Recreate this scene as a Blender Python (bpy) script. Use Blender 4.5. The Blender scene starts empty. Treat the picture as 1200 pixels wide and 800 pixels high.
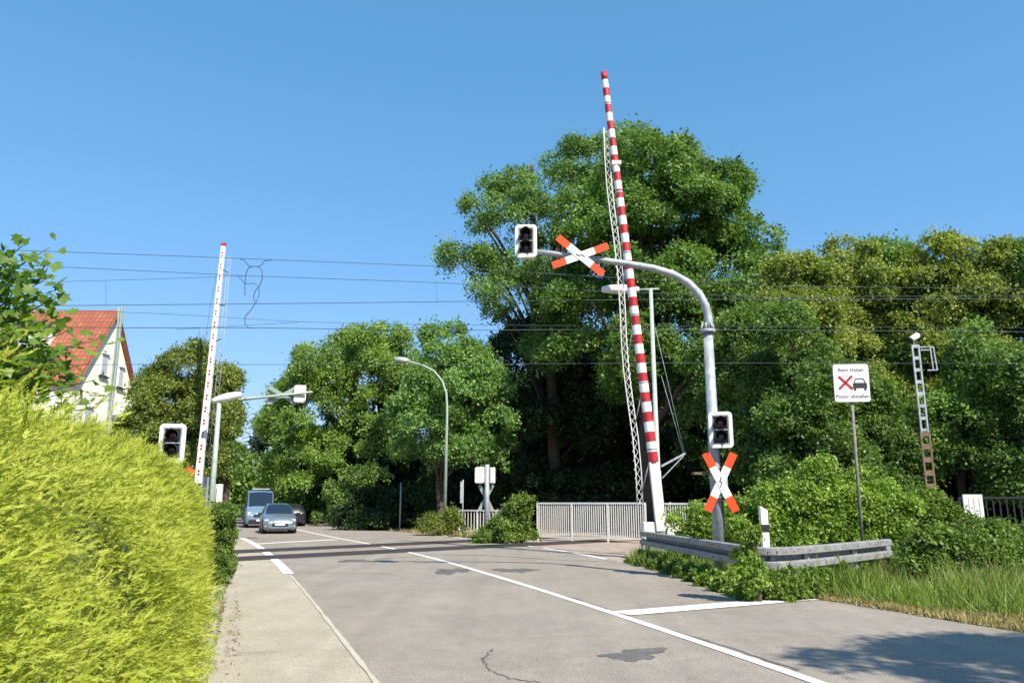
import bpy, math, random
import numpy as np
from mathutils import Vector, Matrix

# ------------------------------------------------------------------ scene / camera
sc = bpy.context.scene
COL = sc.collection
F, U0, V0 = 900.0, 600.0, 400.0
PITCH = math.atan(190.0 / F)
CP, SP = math.cos(PITCH), math.sin(PITCH)
EYE = 1.6

def ray(u, v):
    a = (u - U0) / F; b = (V0 - v) / F
    return a, CP - b * SP, SP + b * CP

def G(u, v, z=0.0):                       # point of the picture on the level z
    x, y, w = ray(u, v); t = (z - EYE) / w
    return Vector((x * t, y * t, z))

def P(u, v, Y):                           # point of the picture at the distance Y ahead
    x, y, w = ray(u, v); t = Y / y
    return Vector((x * t, Y, EYE + w * t))

cam_d = bpy.data.cameras.new('camera'); cam = bpy.data.objects.new('camera', cam_d); COL.objects.link(cam)
cam.location = (0, 0, EYE); cam.rotation_euler = (math.pi / 2 + PITCH, 0, 0)
cam_d.sensor_width = 36; cam_d.lens = 36 * F / 1200; cam_d.clip_end = 3000; cam_d.clip_start = 0.05
sc.camera = cam

SUN_EL, SUN_AZ = math.radians(47), math.radians(34)      # azimuth: right of straight behind the camera
sx, sy = math.sin(SUN_AZ), -math.cos(SUN_AZ)
world = bpy.data.worlds.new('World'); sc.world = world; world.use_nodes = True
nt = world.node_tree; bg = nt.nodes['Background']
sky = nt.nodes.new('ShaderNodeTexSky'); sky.sky_type = 'NISHITA'; sky.sun_disc = False
sky.sun_elevation = SUN_EL; sky.sun_rotation = math.atan2(sx, sy)
sky.air_density = 1.0; sky.dust_density = 0.3; sky.ozone_density = 3.0
sp = nt.nodes.new('ShaderNodeSeparateColor'); cb_ = nt.nodes.new('ShaderNodeCombineColor'); nt.links.new(sky.outputs[0], sp.inputs[0])
for ch, (gmm, gain) in enumerate(((0.88, 0.72), (0.55, 1.47), (0.58, 1.94))):
    pw = nt.nodes.new('ShaderNodeMath'); pw.operation = 'POWER'; pw.inputs[1].default_value = gmm
    ml = nt.nodes.new('ShaderNodeMath'); ml.operation = 'MULTIPLY'; ml.inputs[1].default_value = gain
    nt.links.new(sp.outputs[ch], pw.inputs[0]); nt.links.new(pw.outputs[0], ml.inputs[0]); nt.links.new(ml.outputs[0], cb_.inputs[ch])
nt.links.new(cb_.outputs[0], bg.inputs[0]); bg.inputs[1].default_value = 0.124
sd = bpy.data.lights.new('sun', 'SUN'); sd.energy = 5.0; sd.angle = math.radians(0.5); sd.color = (1.0, 0.93, 0.80)
so = bpy.data.objects.new('sun', sd); COL.objects.link(so)
dv = Vector((-sx * math.cos(SUN_EL), -sy * math.cos(SUN_EL), -math.sin(SUN_EL)))
so.rotation_euler = dv.to_track_quat('-Z', 'Y').to_euler(); so.location = (20, -20, 30)
vs = sc.view_settings; vs.view_transform = 'Standard'; vs.look = 'None'; vs.gamma = 1; vs.exposure = 0.68
sc.cycles.max_bounces = 6; sc.cycles.diffuse_bounces = 4; sc.cycles.transmission_bounces = 4
sc.cycles.transparent_max_bounces = 4; sc.cycles.caustics_reflective = False; sc.cycles.caustics_refractive = False

# ------------------------------------------------------------------ helpers: tagging
def tag(o, label=None, cat=None, group=None, kind=None):
    if label: o['label'] = label
    if cat: o['category'] = cat
    if group: o['group'] = group
    if kind: o['kind'] = kind
    return o

def thing(name, label, cat, loc=(0, 0, 0), rz=0.0, group=None):
    o = bpy.data.objects.new(name, None); COL.objects.link(o); o.empty_display_size = 0.3
    o.location = loc; o.rotation_euler = (0, 0, rz)
    return tag(o, label, cat, group)

def link(name, me, mats, parent=None, loc=None):
    o = bpy.data.objects.new(name, me); COL.objects.link(o)
    if parent: o.parent = parent
    if loc is not None: o.location = loc
    for m in (mats if isinstance(mats, (list, tuple)) else [mats]): me.materials.append(m)
    return o

def copy_tree(o, parent=None):
    c = o.copy(); COL.objects.link(c)
    if parent: c.parent = parent
    for ch in list(o.children): copy_tree(ch, c)
    return c

# ------------------------------------------------------------------ helpers: mesh builder
class MB:
    def __init__(s): s.v = []; s.f = []; s.m = []; s.sm = []
    def add(s, vs, fs, mi=0, smooth=False):
        o = len(s.v); s.v += [tuple(p) for p in vs]
        for f in fs: s.f.append([i + o for i in f]); s.m.append(mi); s.sm.append(smooth)
    def box(s, c, size, M=None, mi=0):
        hx, hy, hz = size[0] / 2, size[1] / 2, size[2] / 2
        vs = [Vector((x, y, z)) for x in (-hx, hx) for y in (-hy, hy) for z in (-hz, hz)]
        if M is not None: vs = [M @ p for p in vs]
        c = Vector(c)
        s.add([p + c for p in vs], [(0, 1, 3, 2), (4, 6, 7, 5), (0, 4, 5, 1), (2, 3, 7, 6), (0, 2, 6, 4), (1, 5, 7, 3)], mi)
    def bar(s, p0, p1, w, d, mi=0, up=(0, 0, 1)):
        p0, p1 = Vector(p0), Vector(p1); t = (p1 - p0).normalized(); up = Vector(up)
        if abs(t.dot(up)) > 0.99: up = Vector((0, 1, 0))
        a = t.cross(up).normalized(); b = a.cross(t)
        vs = []
        for p in (p0, p1):
            for i, j in ((-1, -1), (1, -1), (1, 1), (-1, 1)): vs.append(p + a * i * w / 2 + b * j * d / 2)
        s.add(vs, [(0, 3, 2, 1), (4, 5, 6, 7), (0, 1, 5, 4), (1, 2, 6, 5), (2, 3, 7, 6), (3, 0, 4, 7)], mi)
    def tube(s, pts, r, seg=10, mi=0, cap=True, smooth=True):
        pts = [Vector(p) for p in pts]; n = len(pts)
        rs = r if isinstance(r, (list, tuple)) else [r] * n
        t0 = (pts[1] - pts[0]).normalized(); up = Vector((0, 0, 1)) if abs(t0.z) < 0.9 else Vector((0, 1, 0))
        a = t0.cross(up).normalized(); vs = []; fs = []
        for i, p in enumerate(pts):
            t = (pts[min(i + 1, n - 1)] - pts[max(i - 1, 0)]).normalized()
            a = (a - t * a.dot(t)).normalized(); b = t.cross(a)
            for k in range(seg):
                th = 2 * math.pi * k / seg
                vs.append(p + (a * math.cos(th) + b * math.sin(th)) * rs[i])
        for i in range(n - 1):
            for k in range(seg):
                k2 = (k + 1) % seg
                fs.append((i * seg + k, i * seg + k2, (i + 1) * seg + k2, (i + 1) * seg + k))
        s.add(vs, fs, mi, smooth)
        if cap:
            o = len(s.v) - len(vs)
            s.f.append([o + k for k in reversed(range(seg))]); s.m.append(mi); s.sm.append(False)
            s.f.append([o + (n - 1) * seg + k for k in range(seg)]); s.m.append(mi); s.sm.append(False)
    def prism(s, poly, d, M=None, mi=0):             # poly in local x,z ; depth along y from 0 to d
        n = len(poly); vs = [Vector((x, 0, z)) for x, z in poly] + [Vector((x, d, z)) for x, z in poly]
        if M is not None: vs = [M @ p for p in vs]
        fs = [list(range(n)), [2 * n - 1 - k for k in range(n)]]
        for k in range(n): fs.append([k, k + n, (k + 1) % n + n, (k + 1) % n])
        s.add(vs, fs, mi)
    def sphere(s, c, r, seg=12, rings=8, sc_=(1, 1, 1), mi=0):
        vs = []; fs = []
        for i in range(rings + 1):
            ph = math.pi * i / rings
            for k in range(seg):
                th = 2 * math.pi * k / seg
                vs.append((c[0] + r * sc_[0] * math.sin(ph) * math.cos(th), c[1] + r * sc_[1] * math.sin(ph) * math.sin(th), c[2] + r * sc_[2] * math.cos(ph)))
        for i in range(rings):
            for k in range(seg):
                k2 = (k + 1) % seg
                fs.append((i * seg + k, (i + 1) * seg + k, (i + 1) * seg + k2, i * seg + k2))
        s.add(vs, fs, mi, True)
    def sheet(s, L, R, mi=0):
        n = len(L); vs = list(L) + list(R)
        s.add(vs, [(i, n + i, n + i + 1, i + 1) for i in range(n - 1)], mi)
    def build(s, name, mats, parent=None, loc=None, bevel=0.0):
        me = bpy.data.meshes.new(name); me.from_pydata([tuple(p) for p in s.v], [], s.f); 
        me.polygons.foreach_set('material_index', s.m); me.polygons.foreach_set('use_smooth', s.sm); me.update()
        o = link(name, me, mats, parent, loc)
        if bevel > 0:
            b = o.modifiers.new('bevel', 'BEVEL'); b.width = bevel; b.segments = 2; b.limit_method = 'ANGLE'; b.angle_limit = 0.7
        return o

# ------------------------------------------------------------------ helpers: materials
def newmat(name):
    m = bpy.data.materials.new(name); m.use_nodes = True
    return m, m.node_tree, m.node_tree.nodes['Principled BSDF']

def mat(name, col, rough=0.6, metal=0.0, var=0.12, scale=6.0, bump=0.0, spec=0.4, dirt=None, coat=0.0):
    m, n, p = newmat(name)
    tc = n.nodes.new('ShaderNodeTexCoord'); nz = n.nodes.new('ShaderNodeTexNoise')
    nz.inputs['Scale'].default_value = scale; nz.inputs['Detail'].default_value = 6
    n.links.new(tc.outputs['Object'], nz.inputs['Vector'])
    cr = n.nodes.new('ShaderNodeValToRGB'); cr.color_ramp.elements[0].position = 0.3; cr.color_ramp.elements[1].position = 0.7
    d = dirt if dirt else [c * (1 - var) for c in col]
    cr.color_ramp.elements[0].color = (*d, 1); cr.color_ramp.elements[1].color = (*[min(1, c * (1 + var * .5)) for c in col], 1)
    n.links.new(nz.outputs['Fac'], cr.inputs[0]); n.links.new(cr.outputs[0], p.inputs['Base Color'])
    p.inputs['Roughness'].default_value = rough; p.inputs['Metallic'].default_value = metal
    p.inputs['Specular IOR Level'].default_value = spec; p.inputs['Coat Weight'].default_value = coat
    if bump > 0:
        b = n.nodes.new('ShaderNodeBump'); b.inputs['Strength'].default_value = bump; b.inputs['Distance'].default_value = 0.02
        nz2 = n.nodes.new('ShaderNodeTexNoise'); nz2.inputs['Scale'].default_value = scale * 8; n.links.new(tc.outputs['Object'], nz2.inputs['Vector'])
        n.links.new(nz2.outputs['Fac'], b.inputs['Height']); n.links.new(b.outputs[0], p.inputs['Normal'])
    return m

def leafmat(name, dark, light, trans=0.28, rough=0.5, nscale=0.35, tcol=None):
    m, n, p = newmat(name)
    geo = n.nodes.new('ShaderNodeNewGeometry'); tc = n.nodes.new('ShaderNodeTexCoord')
    nz = n.nodes.new('ShaderNodeTexNoise'); nz.inputs['Scale'].default_value = nscale; nz.inputs['Detail'].default_value = 3
    n.links.new(tc.outputs['Object'], nz.inputs['Vector'])
    mx = n.nodes.new('ShaderNodeMath'); mx.operation = 'MULTIPLY_ADD'; mx.inputs[1].default_value = 0.55; 
    ml = n.nodes.new('ShaderNodeMath'); ml.operation = 'MULTIPLY_ADD'; ml.inputs[1].default_value = 1.3; ml.inputs[2].default_value = -0.42
    n.links.new(nz.outputs['Fac'], ml.inputs[0]); n.links.new(geo.outputs['Random Per Island'], mx.inputs[0]); n.links.new(ml.outputs[0], mx.inputs[2])
    cr = n.nodes.new('ShaderNodeValToRGB'); cr.color_ramp.elements[0].color = (*dark, 1); cr.color_ramp.elements[1].color = (*light, 1)
    cr.color_ramp.elements[0].position = 0.05; cr.color_ramp.elements[1].position = 0.85
    n.links.new(mx.outputs[0], cr.inputs[0]); n.links.new(cr.outputs[0], p.inputs['Base Color'])
    p.inputs['Roughness'].default_value = rough; p.inputs['Specular IOR Level'].default_value = 0.35
    tr = n.nodes.new('ShaderNodeBsdfTranslucent'); ms = n.nodes.new('ShaderNodeMixShader'); ms.inputs[0].default_value = trans
    hs = n.nodes.new('ShaderNodeMix'); hs.data_type = 'RGBA'; hs.blend_type = 'MULTIPLY'; hs.inputs[0].default_value = 1.0
    n.links.new(cr.outputs[0], hs.inputs[6]); hs.inputs[7].default_value = (*(tcol or (1.35, 1.5, 0.55)), 1)
    n.links.new(hs.outputs[2], tr.inputs[0])
    out = n.nodes['Material Output']
    n.links.new(p.outputs[0], ms.inputs[1]); n.links.new(tr.outputs[0], ms.inputs[2]); n.links.new(ms.outputs[0], out.inputs[0])
    return m

def asphalt(name, c0, c1, speck=0.8, patch=0.5):
    m, n, p = newmat(name); N = n.nodes.new; L = n.links.new
    tc = N('ShaderNodeTexCoord')
    def noise(sc_, det=5, rough=0.6):
        z = N('ShaderNodeTexNoise'); z.inputs['Scale'].default_value = sc_; z.inputs['Detail'].default_value = det; z.inputs['Roughness'].default_value = rough
        L(tc.outputs['Object'], z.inputs['Vector']); return z
    big = noise(patch, 6, 0.65); mid = noise(3.1, 6, 0.7); fine = noise(62, 2, 0.9)
    cr = N('ShaderNodeValToRGB'); cr.color_ramp.elements[0].position = 0.36; cr.color_ramp.elements[1].position = 0.66
    cr.color_ramp.elements[0].color = (*c0, 1); cr.color_ramp.elements[1].color = (*c1, 1)
    ad = N('ShaderNodeMath'); ad.operation = 'MULTIPLY_ADD'; ad.inputs[1].default_value = 0.5
    hm = N('ShaderNodeMath'); hm.operation = 'MULTIPLY'; hm.inputs[1].default_value = 0.5
    L(mid.outputs['Fac'], hm.inputs[0]); L(big.outputs['Fac'], ad.inputs[0]); L(hm.outputs[0], ad.inputs[2]); L(ad.outputs[0], cr.inputs[0])
    sp = N('ShaderNodeMapRange'); sp.inputs[1].default_value = 0.3; sp.inputs[2].default_value = 0.7
    sp.inputs[3].default_value = 1 - speck; sp.inputs[4].default_value = 1 + speck; L(fine.outputs['Fac'], sp.inputs[0])
    mu = N('ShaderNodeMix'); mu.data_type = 'RGBA'; mu.blend_type = 'MULTIPLY'; mu.inputs[0].default_value = 1
    L(cr.outputs[0], mu.inputs[6]); L(sp.outputs[0], mu.inputs[7])
    gr = noise(11, 4, 0.7); st = N('ShaderNodeTexNoise'); st.inputs['Scale'].default_value = 1.0; st.inputs['Detail'].default_value = 5
    mp = N('ShaderNodeMapping'); mp.inputs['Rotation'].default_value = (0, 0, -.31); mp.inputs['Scale'].default_value = (2.2, .07, 1)
    L(tc.outputs['Object'], mp.inputs[0]); L(mp.outputs[0], st.inputs['Vector'])
    sm = N('ShaderNodeMath'); sm.operation = 'ADD'; L(gr.outputs['Fac'], sm.inputs[0]); L(st.outputs['Fac'], sm.inputs[1])
    s2 = N('ShaderNodeMapRange'); s2.inputs[1].default_value = 0.65; s2.inputs[2].default_value = 1.35; s2.inputs[3].default_value = 0.84; s2.inputs[4].default_value = 1.15; L(sm.outputs[0], s2.inputs[0])
    mu0 = N('ShaderNodeMix'); mu0.data_type = 'RGBA'; mu0.blend_type = 'MULTIPLY'; mu0.inputs[0].default_value = 1
    L(mu.outputs[2], mu0.inputs[6]); L(s2.outputs[0], mu0.inputs[7]); mu = mu0
    # long hairline cracks
    wv = noise(0.9, 8, 0.75); vo = N('ShaderNodeTexVoronoi'); vo.feature = 'DISTANCE_TO_EDGE'; vo.inputs['Scale'].default_value = 0.16
    va = N('ShaderNodeVectorMath'); va.operation = 'MULTIPLY_ADD'; va.inputs[1].default_value = (1.6, 1.6, 0); 
    L(wv.outputs['Color'], va.inputs[0]); L(tc.outputs['Object'], va.inputs[2]); L(va.outputs[0], vo.inputs['Vector'])
    lt = N('ShaderNodeMapRange'); lt.inputs[1].default_value = 0.0006; lt.inputs[2].default_value = 0.0022; lt.inputs[3].default_value = 0.80; lt.inputs[4].default_value = 1.0
    L(vo.outputs['Distance'], lt.inputs[0])
    mu2 = N('ShaderNodeMix'); mu2.data_type = 'RGBA'; mu2.blend_type = 'MULTIPLY'; mu2.inputs[0].default_value = 1
    L(mu.outputs[2], mu2.inputs[6]); L(lt.outputs[0], mu2.inputs[7]); L(mu2.outputs[2], p.inputs['Base Color'])
    p.inputs['Roughness'].default_value = 0.85; p.inputs['Specular IOR Level'].default_value = 0.25
    b = N('ShaderNodeBump'); b.inputs['Strength'].default_value = 0.5; b.inputs['Distance'].default_value = 0.006
    L(fine.outputs['Fac'], b.inputs['Height']); L(b.outputs[0], p.inputs['Normal'])
    return m

def paint_worn(name, col, under, keep=0.5):
    m, n, p = newmat(name); N = n.nodes.new; L = n.links.new
    tc = N('ShaderNodeTexCoord'); a = N('ShaderNodeTexNoise'); a.inputs['Scale'].default_value = 26; a.inputs['Detail'].default_value = 8; a.inputs['Roughness'].default_value = 0.75
    L(tc.outputs['Object'], a.inputs['Vector'])
    cr = N('ShaderNodeValToRGB'); cr.color_ramp.elements[0].position = keep - 0.08; cr.color_ramp.elements[1].position = keep + 0.06
    cr.color_ramp.elements[0].color = (*under, 1); cr.color_ramp.elements[1].color = (*col, 1)
    L(a.outputs['Fac'], cr.inputs[0]); L(cr.outputs[0], p.inputs['Base Color']); p.inputs['Roughness'].default_value = 0.7
    return m

def glassmat(name, col, rough=0.05):
    m, n, p = newmat(name); p.inputs['Base Color'].default_value = (*col, 1); p.inputs['Roughness'].default_value = rough
    p.inputs['Specular IOR Level'].default_value = 0.45
    return m

M = dict(
    road=asphalt('worn_asphalt', (0.225, 0.195, 0.165), (0.312, 0.273, 0.232)),
    walk=asphalt('pale_pavement', (0.32, 0.28, 0.215), (0.425, 0.375, 0.30), 0.7, 0.8),
    walk2=asphalt('reddish_pavement', (0.30, 0.235, 0.19), (0.40, 0.32, 0.265), 0.3, 0.8),
    tar=asphalt('dark_tar', (0.095, 0.088, 0.084), (0.15, 0.14, 0.135), 0.3, 2),  # road seams and repairs, also the shadow patches painted on the road
    rubber=asphalt('rubber_panel', (0.030, 0.029, 0.031), (0.055, 0.052, 0.055), 0.3, 2),
    line=paint_worn('road_paint', (0.80, 0.79, 0.76), (0.40, 0.38, 0.37), 0.40),
    faded=paint_worn('faded_paint', (0.50, 0.46, 0.38), (0.40, 0.35, 0.28), 0.50),
    white=mat('white_enamel', (0.80, 0.80, 0.77), 0.5, var=0.13, scale=4),
    dirtywhite=mat('dirty_white', (0.70, 0.69, 0.63), 0.55, var=0.16, scale=5),
    red=mat('signal_red', (0.46, 0.020, 0.030), 0.5, var=0.25, scale=4),
    orange=mat('reflective_orange_red', (0.86, 0.070, 0.012), 0.5, var=0.06),
    black=mat('matt_black', (0.018, 0.018, 0.02), 0.5),
    lensred=mat('dark_red_lens', (0.07, 0.008, 0.010), 0.15, spec=0.6),
    lensdark=mat('dark_amber_lens', (0.022, 0.014, 0.010), 0.15, spec=0.6),
    galv=mat('galvanised_steel', (0.37, 0.40, 0.42), 0.6, 0.2, var=0.32, scale=7),
    guard=mat('weathered_guardrail_steel', (0.30, 0.30, 0.295), 0.6, 0.2, var=0.35, scale=7),
    palegreen=mat('pale_green_paint', (0.36, 0.42, 0.37), 0.55, var=0.15),
    backgreen=mat('sign_back_grey_green', (0.26, 0.33, 0.30), 0.6, var=0.1),
    lampwhite=mat('lamp_housing_cream', (0.76, 0.74, 0.66), 0.5, var=0.1),
    railwhite=mat('railing_pale_grey', (0.69, 0.67, 0.64), 0.6, var=0.2, scale=12),
    darkiron=mat('dark_iron', (0.03, 0.03, 0.035), 0.6),
    rust=mat('rusty_iron', (0.21, 0.135, 0.09), 0.85, var=0.35, scale=9, bump=0.3),
    railsteel=mat('rusty_rail', (0.10, 0.066, 0.048), 0.6, 0.3, var=0.3),
    ballast=asphalt('rusty_ballast', (0.12, 0.09, 0.07), (0.24, 0.18, 0.14), 0.6, 1.2),
    sleeper=mat('old_sleeper', (0.14, 0.115, 0.095), 0.9, var=0.3),
    lettergrey=mat('lettering_grey', (0.11, 0.11, 0.12), 0.6),
    postgrey=mat('weathered_post', (0.24, 0.22, 0.19), 0.8, var=0.35, scale=8),
    wire=mat('copper_wire_patina', (0.055, 0.075, 0.085), 0.5, 0.3),
    bark=mat('bark', (0.085, 0.065, 0.047), 0.95, var=0.45, scale=5, bump=0.8),
    twig=mat('twig', (0.10, 0.085, 0.055), 0.9, var=0.3),
    plaster=mat('cream_plaster', (0.90, 0.86, 0.72), 0.9, var=0.04, scale=1.5),
    plate=mat('number_plate_white', (0.75, 0.75, 0.73), 0.4),
    tyre=mat('tyre_rubber', (0.02, 0.02, 0.021), 0.9),
    rim=mat('alloy_rim', (0.45, 0.46, 0.47), 0.35, 0.7),
    glass=glassmat('car_glass', (0.015, 0.025, 0.045)),
    pane=glassmat('window_pane', (0.46, 0.50, 0.54), 0.2),
    headlamp=glassmat('headlamp_glass', (0.55, 0.58, 0.6), 0.1),
)

# ------------------------------------------------------------------ helpers: leaf clouds
TPL = {
 'leaf': (np.array([(-.5, 0, 0), (-.12, .29, .07), (.2, .21, .05), (.5, 0, -.03), (.2, -.21, .05), (-.12, -.29, .07)]), [(0, 3, 2, 1), (0, 5, 4, 3)]),
 'quad': (np.array([(-.5, 0, 0), (0.02, .34, .08), (.5, 0, -.03), (0.02, -.34, .08)]), [(0, 3, 2, 1)]),
}
def _maple():
    pr = [(0.0, -0.42), (0.16, -0.30), (0.44, -0.30), (0.30, -0.12), (0.56, 0.10), (0.28, 0.13), (0.22, 0.24), (0.0, 0.58)]
    pts = [(y, x, 0.0) for x, y in pr] + [(y, -x, 0.0) for x, y in reversed(pr[1:-1])]
    v = [(0, 0, -0.05)] + [(a, b, 0.10 * abs(b)) for a, b, _ in pts]; n = len(pts)
    return np.array(v), [(0, 1 + (i + 1) % n, 1 + i) for i in range(n)]
TPL['maple'] = _maple()
def _spray(k=5):
    v = []; f = []
    for i in range(k + 1): v.append((i / k, 0.0, 0.05 * math.sin(i)))
    for i in range(k):
        w = 0.42 * (1 - 0.62 * i / k)
        for sg in (1, -1):
            b = len(v); v.append(((i + .95) / k + w * .62, sg * w * .52, 0.07 * sg * ((i % 2) - .5)))
            f.append((i, i + 1, b) if sg < 0 else (i + 1, i, b))
    b = len(v); v.append((1.18, 0.02, 0)); v.append((0.97, .035, 0)); v.append((0.97, -.035, 0)); f.append((k, b + 2, b)); f.append((k, b, b + 1))
    return np.array(v), f
TPL['spray'] = _spray()
TPL['blade'] = (np.array([(0, .035, 0), (0, -.035, 0), (.55, .028, .03), (.55, -.028, .03), (1, 0, .16)]), [(0, 1, 3, 2), (2, 3, 4)])

def unit(a): return a / np.maximum(np.linalg.norm(a, axis=1, keepdims=True), 1e-9)

def cloud(name, C, T, N, S, tpl, mats, parent=None, W=None):
    """one mesh of many small leaves: centres C, length axes T, normals N, sizes S"""
    tv, tf = TPL[tpl]; n = len(C); k = len(tv)
    T = unit(T); N = unit(N - T * (N * T).sum(1, keepdims=True)); B = np.cross(N, T)
    S = np.asarray(S).reshape(-1, 1, 1); Wd = np.ones((n, 1, 1)) if W is None else np.asarray(W).reshape(-1, 1, 1)
    V = C[:, None, :] + S * (tv[None, :, 0:1] * T[:, None, :] + Wd * tv[None, :, 1:2] * B[:, None, :] + tv[None, :, 2:3] * N[:, None, :])
    me = bpy.data.meshes.new(name)
    nf = len(tf); lens = np.array([len(f) for f in tf]); idx = np.concatenate([np.array(f) for f in tf])
    L = (idx[None, :] + (np.arange(n) * k)[:, None]).ravel()
    me.vertices.add(n * k); me.vertices.foreach_set('co', V.astype(np.float32).ravel())
    me.loops.add(len(L)); me.loops.foreach_set('vertex_index', L.astype(np.int32))
    lt = np.tile(lens, n); ls = np.concatenate([[0], np.cumsum(lt)[:-1]])
    me.polygons.add(n * nf); me.polygons.foreach_set('loop_start', ls.astype(np.int32))
    me.update(calc_edges=True)
    return link(name, me, mats, parent)

def rand_dirs(rng, n):
    return unit(rng.normal(size=(n, 3)))

def crown_cloud(rng, ells, n_blobs, rb, clusters, per, leaf, cl_r=0.35, fill=(0.55, 0.98), up=0.5):
    E = np.array(ells, float); w = (E[:, 3] * E[:, 4] * E[:, 5]) ** 0.67; w /= w.sum()
    pick = rng.choice(len(E), n_blobs, p=w); d = rand_dirs(rng, n_blobs); d[:, 2] = np.where(d[:, 2] < -0.55, -d[:, 2], d[:, 2])
    bc = E[pick, :3] + d * E[pick, 3:6] * rng.uniform(fill[0], fill[1], (n_blobs, 1))
    br = rb * rng.uniform(0.45, 1.3, n_blobs) ** 1.15
    ci = np.repeat(np.arange(n_blobs), clusters); cd = rand_dirs(rng, len(ci))
    out = unit((bc - E[pick, :3]) / E[pick, 3:6])[ci]
    flip = (cd * out).sum(1) < -0.35; cd[flip] *= -1
    cd[:, 2] = np.where(cd[:, 2] < -0.6, -cd[:, 2] * 0.5, cd[:, 2])
    cc = bc[ci] + cd * (br[ci] * rng.uniform(0.72, 1.06, len(ci)))[:, None] * np.array([1, 1, 0.82])
    li = np.repeat(np.arange(len(cc)), per); n = len(li)
    cn = unit(cd * 0.75 + np.array([0, 0, up * .7]) + rng.normal(size=(len(cc), 3)) * 0.50)        # each clump of leaves has its own tilt
    rel = rng.normal(size=(n, 3)); rel -= cn[li] * ((rel * cn[li]).sum(1) * .62)[:, None]
    csz = rng.uniform(.5, 1.15, len(cc))[li]
    C = cc[li] + rel * (cl_r * csz * .80)[:, None]
    N = cn[li] + rng.normal(size=(n, 3)) * 0.34
    T = rng.normal(size=(n, 3)) + np.array([0, 0, -0.35])
    S = leaf * rng.uniform(0.5, 1.45, n)
    return C, T, N, S, bc

def curve3(a, b, c, n=7):
    a, b, c = Vector(a), Vector(b), Vector(c)
    return [a * (1 - t) ** 2 + b * 2 * t * (1 - t) + c * t * t for t in [i / (n - 1) for i in range(n)]]

def tree(name, label, base, ells, leafm, seed, leaf=0.2, n_blobs=40, rb=1.4, clusters=50, per=16, cl_r=0.35,
         trunk_r=0.25, limbs=9, fill=(0.55, 0.98), tpl='quad', lean=(0, 0), group=None, cat='tree', up=0.5, bark=None):
    """tapered trunk with limbs and a crown of leaf clumps; ells are relative to the base"""
    rng = np.random.default_rng(seed); rnd = random.Random(seed)
    leaf, per = (leaf * .64, int(per * 2.3)) if tpl == 'quad' else (leaf * .72, int(per * 1.8))
    t = thing(name, label, cat, base, 0, group)
    C, T, N, S, bc = crown_cloud(rng, ells, n_blobs, rb, clusters, per, leaf, cl_r, fill, up)
    mb = MB(); E = np.array(ells); zt = E[:, 2].max(); top = Vector((lean[0], lean[1], zt))
    tp = [top * (i / 8) + Vector((math.sin(i * 1.3 + seed) * trunk_r * .5, math.cos(i * 1.7 + seed) * trunk_r * .5, 0)) * (0 if i == 0 else 1) for i in range(9)]
    mb.tube(tp, [trunk_r * (1.35 if i == 0 else 1.0 - 0.085 * i) for i in range(9)], 9)
    order = sorted(range(len(bc)), key=lambda i: rnd.random())[:limbs]
    for i in order:
        e = Vector(bc[i]); s = tp[max(2, min(7, int(8 * (e.z * 0.62) / zt)))]
        m = s.lerp(e, 0.5) + Vector((0, 0, 0.12 * (e - s).length))
        r0 = trunk_r * rnd.uniform(0.32, 0.5)
        mb.tube(curve3(s, m, e), [r0 * (1 - 0.13 * k) for k in range(7)], 6)
    mb.build('trunk', bark or M['bark'], t)
    cloud('crown', C, T, N, S, tpl, leafm, t)
    return t

# ------------------------------------------------------------------ ground, road, pavements
LM = dict(
    maple=leafmat('maple_leaf', (0.038, 0.081, 0.017), (0.195, 0.309, 0.065), 0.33),
    dense=leafmat('dense_maple_leaf', (0.038, 0.084, 0.017), (0.202, 0.339, 0.066), 0.33),
    ash=leafmat('ash_leaf', (0.071, 0.142, 0.033), (0.226, 0.360, 0.098), 0.33),
    lime=leafmat('lime_leaf', (0.062, 0.122, 0.022), (0.372, 0.413, 0.088), 0.33),
    mid=leafmat('mid_green_leaf', (0.057, 0.114, 0.024), (0.251, 0.388, 0.084), 0.33),
    midlit=leafmat('mid_green_lit_leaf', (0.080, 0.155, 0.030), (0.295, 0.425, 0.090), 0.38),  # brighter copy of mid, sunlight put into the leaf colour
    olive=leafmat('olive_leaf', (0.060, 0.100, 0.020), (0.277, 0.325, 0.065), 0.36),
    fresh=leafmat('fresh_leaf', (0.076, 0.157, 0.033), (0.244, 0.403, 0.104), 0.33),
    dark=leafmat('shade_leaf', (0.010, 0.026, 0.007), (0.040, 0.080, 0.016), 0.2),  # shade under the trees put into the leaf colour
    vine=leafmat('vine_leaf', (0.077, 0.144, 0.018), (0.343, 0.476, 0.081), 0.34, nscale=1.2),
    weed=leafmat('weed_leaf', (0.050, 0.099, 0.016), (0.213, 0.308, 0.056), 0.34, nscale=1.2),
    thuja=leafmat('golden_thuja', (0.26, 0.315, 0.018), (0.47, 0.50, 0.085), 0.34, 0.85, 1.1, tcol=(1.15, 1.3, 0.6)),
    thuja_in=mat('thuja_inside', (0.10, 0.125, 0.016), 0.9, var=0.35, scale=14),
    grass=leafmat('verge_grass', (0.075, 0.14, 0.018), (0.26, 0.34, 0.065), 0.3, nscale=0.8),
    straw=leafmat('dry_grass', (0.20, 0.17, 0.055), (0.44, 0.37, 0.15), 0.2, nscale=1.5, tcol=(1.1, 1.0, .7)),
    far=leafmat('far_leaf', (0.035, 0.070, 0.030), (0.095, 0.150, 0.060), 0.25),  # distant haze put into a bluer, duller leaf colour
    spruce=leafmat('spruce_needle', (0.010, 0.028, 0.016), (0.035, 0.070, 0.040), 0.1),
)

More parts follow.
